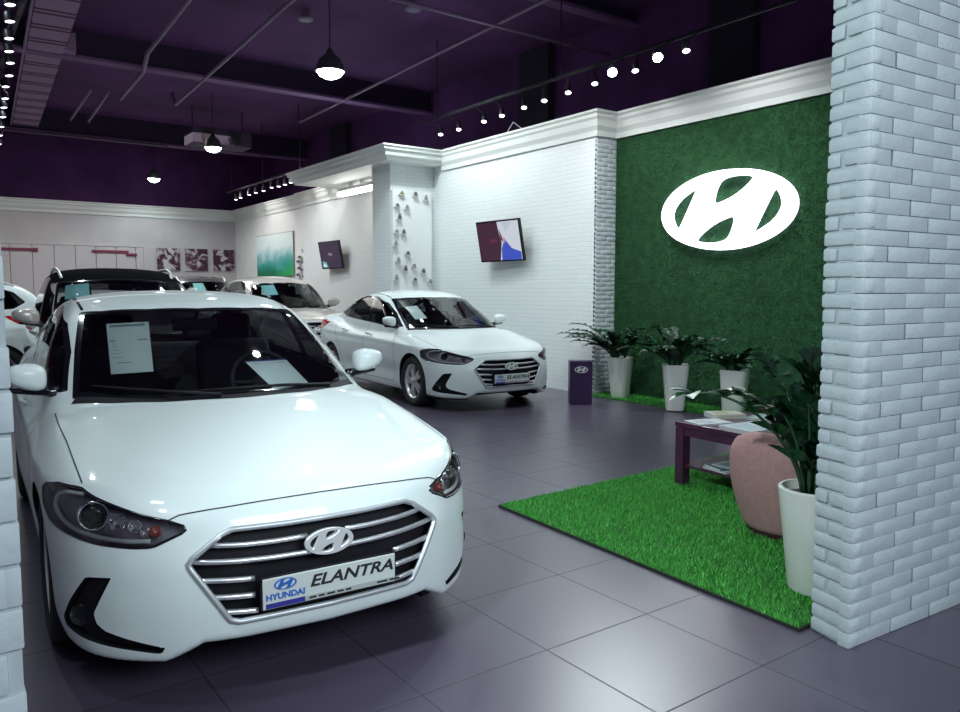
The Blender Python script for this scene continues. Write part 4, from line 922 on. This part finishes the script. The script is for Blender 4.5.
# ---------------------------------------------------------------- the cars behind
champ=mat('champagne_paint',(.52,.48,.44),.3,.15,coat=1); greyp=mat('dark_grey_paint',(.10,.10,.11),.3,.3,coat=1)
def suv(label,q,paint,roof=None,rails=True,cell=.035,hscale=1):
    o,S=car('sport_utility_car',SUV,paint,label,CARS,cell,detail=False); place_pose(o,q); o.scale=(1,1,hscale)
    if roof:
        P,T,N=S.get('body'); c=P[T].mean(1); m=(c[:,2]>1.5)&(N[T].mean(1)[:,2]>.55); ids,inv=np.unique(T[m].ravel(),return_inverse=True)
        meshobj('roof_panel',P[ids]+N[ids]*.004,inv.reshape(-1,3),roof,o,True)
    if rails:
        for s in (1,-1):
            pts=S.on([(x,.60*s,1.62) for x in np.linspace(2.15,3.95,9)]); pts=[p+np.array((0,0,.045 if 0<i<8 else 0)) for i,p in enumerate(pts)]
            part('roof_rail',MATS['alloy'],o,lambda b:b.tube(pts,.017,8),True)
    return o,S
s1,SS=suv('champagne sport utility car with a black roof behind the large white sedan',(1.72,7.40,86.5),champ,mat('roof_black',(.004,.0035,.006),.9,spec=.02),True,.035,1.03)
s2,_=suv('pale champagne car with silver mirror beyond the second white sedan',(5.86,13.1,86.5),mat('pale_champagne',(.66,.60,.56),.3,.05,coat=1),None,False,.035,1.05)
s3,_=suv('dark grey sport utility car parked before the back wall photographs',(5.75,18.0,86.5),greyp,None,True,.035,1.09)
s4,_=suv('white car turned sideways behind the champagne sport utility car',(-2.88,12.5,10),white,None,True)
# ---------------------------------------------------------------- price sheets behind the windscreens
SHEETM=mat('sheet_white',(.90,.93,.93),.5); TEAL=mat('sheet_teal',(.34,.62,.64),.5); LINE=mat('sheet_lines',(.30,.36,.40),.6); LINEL=mat('sheet_faint',(.52,.58,.60),.6)
def sheet(S,o,pts,label,m=SHEETM,kind='a',off=.018):
    """pts: four car-space points (TL,TR,BR,BL seen from the front) on the glass; sheet leans just inside it"""
    P=S.on(pts); P=P-S.nrm(P)*off; t=empty('price_sheet',(0,0,0),0,label,'price sheet','price sheets in the cars')
    Mw=Matrix.Translation(o.location)@Euler(o.rotation_euler).to_matrix().to_4x4()@Matrix.Diagonal((*o.scale,1)); W=[Mw@Vector(p) for p in P]
    c=sum(W,Vector())/4; t.location=c; W=[w-c for w in W]; n=(W[1]-W[0]).cross(W[3]-W[0]).normalized()*.0006
    bl=lambda u,v,k=0:(W[0]*(1-u)+W[1]*u)*(1-v)+(W[3]*(1-u)+W[2]*u)*v-n*k
    part('paper',m,t,lambda b:b.add([bl(u,v,1) for u,v in ((0,0),(1,0),(1,1),(0,1))]+[bl(u,v,-1) for u,v in ((0,0),(1,0),(1,1),(0,1))],[(0,1,2,3),(7,6,5,4),(0,4,5,1),(1,5,6,2),(2,6,7,3),(3,7,4,0)]))
    def rows_(b):
        sg=1 if n.dot(Vector(cam.location)-c)<0 else -1
        def bar(u0,u1,v0,v1): b.add([bl(u,v,sg*2.2) for u,v in ((u0,v0),(u1,v0),(u1,v1),(u0,v1))],[(0,1,2,3)])
        if kind=='a':
            bar(.07,.9,.035,.085)
            bar(.40,.55,.22,.235); bar(.04,.93,.36,.385)
            for v in (.30,.43,.48,.56,.62,.70): bar(.1,.6+.2*((v*50)%1),v,v+.008)
            bar(.18,.8,.80,.815)
        else:
            bar(.15,.25,.10,.13); bar(.70,.90,.10,.13); bar(.1,.5,.93,.95)
    if kind in 'ab': part('printed_lines',LINE if kind=='a' else LINEL,t,rows_)
    if kind=='b': part('blue_margin',MATS['plate_navy'],t,lambda b:b.add([bl(u,v,s*2.4) for s in(1,-1) for u,v in ((0,0),(1,0),(1,.04),(0,.04))],[(0,1,2,3),(4,5,6,7)]))
    return t
sheet(S1,c1,[(1.927,.488,1.303),(1.86,.283,1.312),(1.396,.349,1.085),(1.47,.534,1.075)],'white price sheet with grey lines hanging behind the large sedan\'s windscreen',SHEETM,'a')
sheet(S1,c1,[(1.415,-.111,1.12),(1.46,-.352,1.124),(1.22,-.425,1.0),(1.185,-.19,.995)],'white sheet with a blue margin leaning low in the large sedan\'s windscreen',SHEETM,'b',.03)
sheet(S1,c2,[(1.85,.52,1.25),(1.80,.36,1.25),(1.45,.38,1.10),(1.50,.54,1.10)],'white price sheet hanging behind the second sedan\'s windscreen',SHEETM,'c')
sheet(SS,s1,[(1.98,.56,1.5),(1.93,.33,1.5),(1.66,.35,1.34),(1.72,.59,1.34)],'teal price sheet behind the windscreen of the black-roofed champagne car',TEAL,'c')
sheet(SS,s2,[(1.93,.45,1.5),(1.9,.2,1.5),(1.55,.22,1.3),(1.6,.47,1.3)],'teal price sheet in the pale champagne car beyond the second sedan',TEAL,'c')
sheet(SS,s3,[(1.93,.3,1.5),(1.9,.05,1.5),(1.55,.05,1.3),(1.6,.3,1.3)],'teal price sheet in the dark grey sport utility car',TEAL,'c')
# ---------------------------------------------------------------- turf, plants, seating corner
GRASS=[mat('grass_a',(.06,.40,.05),.65),mat('grass_b',(.035,.27,.03),.7),mat('grass_c',(.12,.55,.08),.6)]
def blades(name,parent,n,sample,h,w,lean,mats,seed):
    rg=np.random.default_rng(seed); P,N=sample(rg,n); a=rg.uniform(0,2*np.pi,n); hh=h*rg.uniform(.6,1.2,n)
    t1=np.cross(N,np.where(abs(N[:,2:])>.5,[[1.,0,0]],[[0,0,1.]])); t2=np.cross(N,t1); d=t1*np.cos(a)[:,None]+t2*np.sin(a)[:,None]; s=t1*-np.sin(a)[:,None]+t2*np.cos(a)[:,None]
    A=P-s*w/2; B=P+s*w/2; Cc=P+N*hh[:,None]+d*(lean*hh*rg.uniform(.2,1,n))[:,None]
    if isinstance(N,np.ndarray) and abs(N[0,2])<.5: Cc[:,2]-=hh*.25
    V=np.stack([A,B,Cc],1).reshape(-1,3); Fc=np.arange(3*n).reshape(-1,3)
    me=bpy.data.meshes.new(name); me.vertices.add(3*n); me.vertices.foreach_set('co',V.ravel()); me.loops.add(3*n); me.loops.foreach_set('vertex_index',Fc.ravel()); me.polygons.add(n); me.polygons.foreach_set('loop_start',np.arange(0,3*n,3)); me.polygons.foreach_set('material_index',rg.choice(3,n,p=[.5,.3,.2]).astype(np.int32))
    for m in mats: me.materials.append(m)
    me.update(calc_edges=True); o=bpy.data.objects.new(name,me); link(o,parent); o['kind']='stuff'; return o
def quad(p0,p1,p2,p3):
    p0,p1,p2,p3=[np.array(p,float) for p in (p0,p1,p2,p3)]
    def f(rg,n):
        u=rg.uniform(0,1,(n,1)); v=rg.uniform(0,1,(n,1)); P=(p0*(1-u)+p1*u)*(1-v)+(p3*(1-u)+p2*u)*v; nr=np.cross(p1-p0,p3-p0); return P,np.tile(nr/np.linalg.norm(nr),(n,1))
    return f
rugc=[(3.0,1.79,.012),(6.2,1.79,.012),(6.2,4.16,.012),(3.12,4.07,.012)]
rug=empty('grass_rug',(4.5,3.0,0),0,'bright green artificial grass rug under the coffee table','rug')
rb=part('rug_backing',noisy(mat('rug_base',(.02,.13,.015),.9),(.015,.10,.012),(.03,.19,.02),14,4),rug,lambda b:b.prism([(x-4.5,y-3) for x,y,_ in rugc],0,.014,lambda u,v,d:(u,v,d)))
part('rug_edge',mat('rug_binding',(.012,.02,.012),.9),rug,lambda b:b.tube([(x-4.5,y-3,.008) for x,y,_ in rugc],.009,6,True))
g=blades('rug_pile',rug,70000,quad(*[(x-4.5,y-3,z) for x,y,z in rugc]),.026,.0055,.9,GRASS,5)
strip=empty('turf_strip',(7.7,4.5,0),0,'narrow green turf strip along the foot of the turf wall','turf strip')
sc_=[(7.44,1.5,.01),(8.0,1.5,.01),(8.0,7.76,.01),(7.50,7.76,.01)]
part('strip_backing',MATS['rug_base'],strip,lambda b:b.prism([(x-7.7,y-4.5) for x,y,_ in sc_],0,.012,lambda u,v,d:(u,v,d)))
blades('strip_pile',strip,14000,quad(*[(x-7.7,y-4.5,z) for x,y,z in sc_]),.028,.007,.9,GRASS,6)
DG=[noisy(mat('turf_a',(.012,.085,.028),.7),(.008,.060,.022),(.020,.115,.048),1.6,6),noisy(mat('turf_b',(.008,.055,.018),.75),(.006,.040,.016),(.013,.078,.032),1.6,6),noisy(mat('turf_c',(.022,.125,.045),.65),(.014,.085,.032),(.032,.165,.072),1.6,6)]
w_=blades('turf_covering',None,110000,quad((7.999,7.74,.0),(7.999,2.0,.0),(7.999,2.0,3.57),(7.999,7.74,3.57)),.022,.007,1.0,DG,7)
tag(w_,'deep green artificial turf covering the wall around the oval sign','turf')

POT=mat('pot_white',(.80,.82,.76),.3,coat=.3); SOIL=mat('soil',(.03,.02,.018),.9); LEAF=[mat('leaf_dark',(.005,.026,.012),.33),mat('leaf_mid',(.012,.060,.020),.33)]; STEM=mat('stem',(.02,.07,.03),.5)
def leaf(b,p,d,n,L,W,mi):
    d=d.normalized(); s=d.cross(n); s=s.normalized() if s.length>1e-4 else d.orthogonal().normalized(); n=s.cross(d).normalized(); V=[];Fc=[]
    prof=[(0,.05),(.18,.62),(.42,1),(.68,.82),(.88,.38),(1,.02)]
    for t,w in prof:
        c=p+d*(L*t)-n*(L*.22*t*t); V+=[c-s*(W*w/2)+n*(W*w*.16),c,c+s*(W*w/2)+n*(W*w*.16)]
    for i in range(len(prof)-1): a=i*3; Fc+=[(a,a+1,a+4,a+3),(a+1,a+2,a+5,a+4)]
    b.add(V,Fc,mi)
def plant(loc,h,rt,rb,stems,label,group,sq=None,rz=0,seed=1,lf=.085):
    t=empty('potted_plant',(loc[0],loc[1],loc[2] if len(loc)>2 else 0),0,label,'plant',group); Mz=Matrix.Rotation(rz,4,'Z')
    po=part('pot',POT,t,lambda b:b.lathe([(0,0),(rb*.94,0),(rb,.012),(rt,h-.006),(rt-.006,h),(rt-.018,h),(rt-.03,h-.05),(0,h-.05)],Mz,48,sq=sq),True,40)
    part('soil',SOIL,t,lambda b:b.lathe([(rt-.03,h-.045),(rt*.5,h-.03),(0,h-.028)],Mz,24,sq=sq),True)
    rnd=random.Random(seed)
    for (dx,dy,L,rise,nl) in stems:
        if group and 'turf wall' in group:   # leaves stay clear of the wall behind
            if dx>0: dx*=.22
            if seed==4 and dy>0 and dx>-.5: dx=-.5-.2*dy
        base=Vector((dx*.06+rnd.uniform(-.04,.04),dy*.06+rnd.uniform(-.04,.04),h-.04)); hd=Vector((dx,dy,0)); hm=hd.length
        pts=[]; 
        for k in range(13):
            q=k/12; pts.append(base+hd*L*(q**1.5)+Vector((0,0,rise*(1-(1-q)**1.45)-.06*hm*q**3)))
        st=part('stem',STEM,t,lambda b:b.tube(pts,[.011-.007*k/12 for k in range(13)],6),True)
        lb=MB(); 
        for k in range(nl):
            q=.22+.78*k/(nl-1) if nl>1 else 1; i=min(int(q*12),11); p=pts[i].lerp(pts[i+1],q*12-i); tg=(pts[i+1]-pts[i]).normalized(); sd=tg.cross(Vector((0,0,1))); sd=sd.normalized() if sd.length>.1 else Vector((1,0,0)); nn=sd.cross(tg).normalized()
            for s in (-1,1):
                dd=(tg*.65+sd*s*.75+nn*rnd.uniform(.05,.4)); leaf(lb,p,dd,nn+sd*-s*.3+Vector((rnd.uniform(-.2,.2),)*3),lf*rnd.uniform(.8,1.15)*(1-.3*q),lf*.56*rnd.uniform(.9,1.1),rnd.choice((0,0,1)))
        leaf(lb,pts[-1],pts[-1]-pts[-2],Vector((0,0,1)),lf*.9,lf*.4,1)
        lb.build('leaves',LEAF,st,True)
    return t
def fan(n,seed,spread=1,L=(.25,.5),rise=(.3,.5),nl=9,bias=(0,0)):
    r=random.Random(seed); o=[]
    for k in range(n):
        a=2*math.pi*(k+r.uniform(-.3,.3))/n; o.append((math.cos(a)*spread+bias[0],math.sin(a)*spread+bias[1],r.uniform(*L),r.uniform(*rise),nl))
    return o
WP='white pots along the turf wall'
plant((7.68,7.32,.012),.55,.158,.112,fan(15,3,.85,(.35,.60),(.24,.50),11,(-.12,.1))+[(-.35,1.0,.62,.42,9),(-.2,.9,.5,.55,9)],'potted plant in a white pot beside the white brick wall',WP,3.2,R(15),4,.115)
plant((7.40,6.14,.012),.56,.158,.108,fan(17,5,.85,(.35,.62),(.26,.52),11,(-.1,.1))+[(-.1,1.0,.72,.42,10),(0,-1,.6,.42,10),(-.4,.8,.6,.5,10)],'potted plant in the middle white pot of the row along the turf wall',WP,4.5,R(45),8,.115)
plant((7.68,5.5,.012),.53,.158,.12,fan(14,9,.85,(.3,.5),(.15,.36),9,(-.1,.05))+[(0,1.0,.62,.26,8),(0,-1,.55,.26,8)],'potted plant with dark leaves in a white pot partly behind the coffee table',WP,3.5,R(20),12,.115)
plant((3.455,1.99,.02),.505,.178,.122,[(-.95,.15,.74,.60,5),(.05,.25,.20,.66,10),(.25,.1,.3,.58,9),(-.15,.3,.25,.62,10),(.35,.5,.4,.52,10),(-.25,-.05,.2,.46,8),(.1,.5,.35,.44,9),(.3,-.2,.2,.44,8),(-.35,.35,.3,.44,9),(.15,.7,.45,.66,10),(-.2,.8,.45,.5,10),(0,-.1,.15,.56,9)],'tall dark-leaved plant in a slim white pot beside the brick pillar','plant by the pillar',None,0,21,.135)

# coffee table (local origin at its floor centre)
WOOD=noisy(mat('dark_plum_wood',(.05,.015,.045),.3,coat=.3),(.055,.014,.045),(.085,.022,.062),6)
tb=empty('coffee_table',(4.93,3.26,.014),R(-3),'dark plum wooden coffee table with a lower shelf on the grass rug','table')
tw,tl,th=.82,.97,.475
part('table_top',WOOD,tb,lambda b:b.box2((-tw/2,-tl/2,th-.035),(tw/2,tl/2,th),.004))
part('apron',WOOD,tb,lambda b:(b.box2((-tw/2+.012,-tl/2+.012,th-.10),(tw/2-.012,tl/2-.012,th-.036))))
for sx in(-1,1):
    for sy in(-1,1): part('leg',WOOD,tb,lambda b:b.box((sx*(tw/2-.042),sy*(tl/2-.042),(th-.04)/2),(.078,.078,th-.04),(0,0,0),.003))
part('shelf',WOOD,tb,lambda b:b.box2((-tw/2+.03,-tl/2+.03,.135),(tw/2-.03,tl/2-.03,.155),.003))
# printed matter
PAPER=mat('paper_white',(.74,.76,.76),.5); PAGES=mat('page_edges',(.62,.62,.60),.7)
def booklet(name,loc,w,l,h,rz,c,label,group,art=None):
    t=empty(name,loc,rz,label,'magazine' if 'magazine' in name else 'book',group); part('pages',PAGES,t,lambda b:b.box2((-w/2+.003,-l/2+.003,0),(w/2-.003,l/2-.003,h-.002)))
    part('cover',mat('cover_'+label[:18].replace(' ','_'),c,.3),t,lambda b:(b.box2((-w/2,-l/2,h-.002),(w/2,l/2,h)),b.box2((-w/2,-l/2,0),(-w/2+.003,l/2,h))))
    if art: part('cover_print',mat('print_'+label[:18].replace(' ','_'),art,.35),t,lambda b:(b.box2((-w*.32,-l*.1,h),(w*.3,l*.36,h+.0006))))
    return t
TZ=.014+.475; TM='magazines on the table top'
booklet('magazine',(4.70,3.58,TZ),.21,.29,.008,R(72),(.70,.73,.76),'open white magazine lying at the far corner of the table top',TM,(.5,.55,.6))
booklet('magazine',(4.72,3.22,TZ),.30,.36,.022,R(84),(.60,.66,.70),'thick pale magazine at the near edge of the table top',TM,(.45,.56,.60))
booklet('magazine',(5.0,3.66,TZ),.19,.26,.035,R(60),(.62,.60,.50),'cream booklet stack behind the white magazine on the table',TM,(.4,.38,.25))
booklet('magazine',(5.20,3.44,TZ),.21,.28,.012,R(100),(.30,.42,.40),'grey green magazine behind the thick pale one on the table',TM,(.5,.6,.58))
booklet('box_file',(5.14,3.12,TZ),.22,.30,.05,R(88),(.045,.012,.05),'plum boxed book under the pale leaflet on the table',TM)
booklet('magazine',(5.14,3.13,TZ+.05),.21,.28,.006,R(75),(.45,.60,.60),'pale turquoise leaflet resting on the plum box',TM,(.7,.75,.74))
SZ=.014+.155; SM='magazines on the table shelf'
booklet('magazine',(4.72,3.40,SZ),.23,.30,.014,R(80),(.66,.68,.70),'white magazine at the bottom of the shelf pile',SM)
booklet('magazine',(4.73,3.41,SZ+.014),.22,.29,.012,R(70),(.10,.15,.18),'dark magazine in the middle of the shelf pile',SM)
booklet('magazine',(4.76,3.38,SZ+.026),.21,.28,.010,R(88),(.52,.58,.62),'pale grey magazine topmost of the shelf pile',SM,(.25,.3,.34))
# small picture card and leaflet rack at the far end of the table
cd=empty('picture_card',(5.22,2.86,TZ),R(40),'small pinkish picture card standing on the coffee table','card'); part('card',mat('card_pink',(.55,.38,.33),.5),cd,lambda b:b.box((0,0,.075),(.012,.11,.15),(0,R(-12),0),.002)); part('card_print',mat('card_yellow',(.6,.45,.12),.5),cd,lambda b:b.box((-.0075,.0,.085),(.003,.06,.06),(0,R(-12),0)))
RZ=.014
rk=empty('leaflet_rack',(5.28,2.58,RZ),R(35),'white floor rack of leaflets with a red header beyond the coffee table','rack')
part('rack_board',mat('rack_white',(.72,.72,.72),.35),rk,lambda b:b.box((0,0,.50),(.015,.30,1.0),(0,R(-6),0),.003)); part('rack_base',MATS['rack_white'],rk,lambda b:b.box2((-.10,-.15,0),(.10,.15,.012)))
part('red_header',mat('header_red',(.55,.02,.05),.4),rk,lambda b:b.box((-.06,.06,.92),(.006,.10,.05),(0,R(-6),0)))
part('pocket',mat('rack_clear',(.55,.55,.6),.15),rk,lambda b:(b.box((-.05,0,.60),(.03,.28,.16),(0,R(-6),0)),b.box((-.065,0,.78),(.03,.28,.09),(0,R(-6),0))))
for k,(y,z,c) in enumerate([(-.08,.68,(.35,.25,.4)),(.07,.69,(.15,.15,.18)),(0,.86,(.55,.55,.58))]):
    lf_=tag(part('leaflet',mat('leaflet_%d'%k,c,.4),None,lambda b:b.box((0,0,0),(.006,.10,.16),(0,R(-6),R(35)),.001)),['violet leaflet in the lower pocket of the white rack','dark leaflet in the lower pocket of the white rack','pale leaflet in the upper pocket of the white rack'][k],'leaflet','leaflets in the rack')
    q=rk.matrix_basis@Vector((-.072,y,z+.04)); lf_.location=(rk.location.x+math.cos(R(35))*-.085-math.sin(R(35))*y,rk.location.y+math.sin(R(35))*-.085+math.cos(R(35))*y,RZ+z)
# tub chair
PINK=noisy(mat('dusty_pink_cloth',(.42,.22,.22),.85),(.43,.235,.235),(.50,.275,.27),40,4,bump=.25,bscale=220)
ch=empty('tub_chair',(4.22,2.60,.014),R(42),'dusty pink rounded tub chair on the grass rug beside the slim pot','armchair')
def shell(b):
    n,m_=40,14; V=[];Fc=[]
    a0,a1=R(-150),R(150)
    for s in (0,1):
        for i in range(n+1):
            a=a0+(a1-a0)*i/n; fall=abs(a)/R(150); top=.635-.17*max(0,fall-.35)/.65-.10*max(0,fall-.8)/.2
            for j in range(m_+1):
                q=j/m_; z=.02+(top-.02)*q; r=.265+.095*math.sin(min(1,q*1.35)*math.pi/2)-.035*max(0,q-.85)/.15
                if s: r-=.085*(1-.55*max(0,(q-.8)/.2)**2); z-= .0
                V.append((r*math.cos(a+math.pi),r*math.sin(a+math.pi)*1.0,z))
    k=(n+1)*(m_+1)
    for i in range(n):
        for j in range(m_):
            a=i*(m_+1)+j; Fc.append((a,a+1,a+m_+2,a+m_+1)); a+=k; Fc.append((a,a+m_+1,a+m_+2,a+1))
        a=i*(m_+1)+m_; Fc.append((a,a+k,a+k+m_+1,a+m_+1)); a=i*(m_+1); Fc.append((a,a+m_+1,a+k+m_+1,a+k))
    for i in (0,n):
        for j in range(m_): a=i*(m_+1)+j; Fc.append((a,a+k,a+k+1,a+1))
    b.add(V,Fc)
sh=part('backrest',PINK,ch,shell,True); md=sh.modifiers.new('soft','SUBSURF'); md.levels=1; md.render_levels=1
part('seat_cushion',PINK,ch,lambda b:b.lathe([(0,.05),(.23,.05),(.255,.10),(.26,.36),(.23,.41),(.16,.425),(0,.43)],None,36),True)
part('plinth',mat('plinth_dark',(.05,.012,.03),.5),ch,lambda b:b.lathe([(0,0),(.25,0),(.26,.05),(0,.05)],None,36),True,40)
# dark stand with emblem
sd=empty('floor_stand',(6.86,7.24,0),R(-36),'short dark purple stand with a silver oval emblem before the white brick wall','stand')
part('stand_body',mat('stand_purple',(.030,.012,.055),.35),sd,lambda b:b.box2((-.145,-.10,.02),(.145,.10,.565),.004))
part('stand_edge',mat('stand_edge',(.6,.6,.6),.4),sd,lambda b:b.box2((.146,-.08,.02),(.150,.08,.56)))
part('stand_foot',MATS['stand_purple'],sd,lambda b:b.box2((-.14,-.095,0),(.14,.095,.02)))
place(shapes_curve('stand_emblem',[[(x*.085,y*.085) for x,y in sp] for sp in emblem_splines()],.003),'stand_emblem',mat('emblem_silver',(.8,.8,.82),.3,.5),sd,Matrix.Translation((0,-.103,.455))@Matrix.Rotation(math.pi/2,4,'X'))
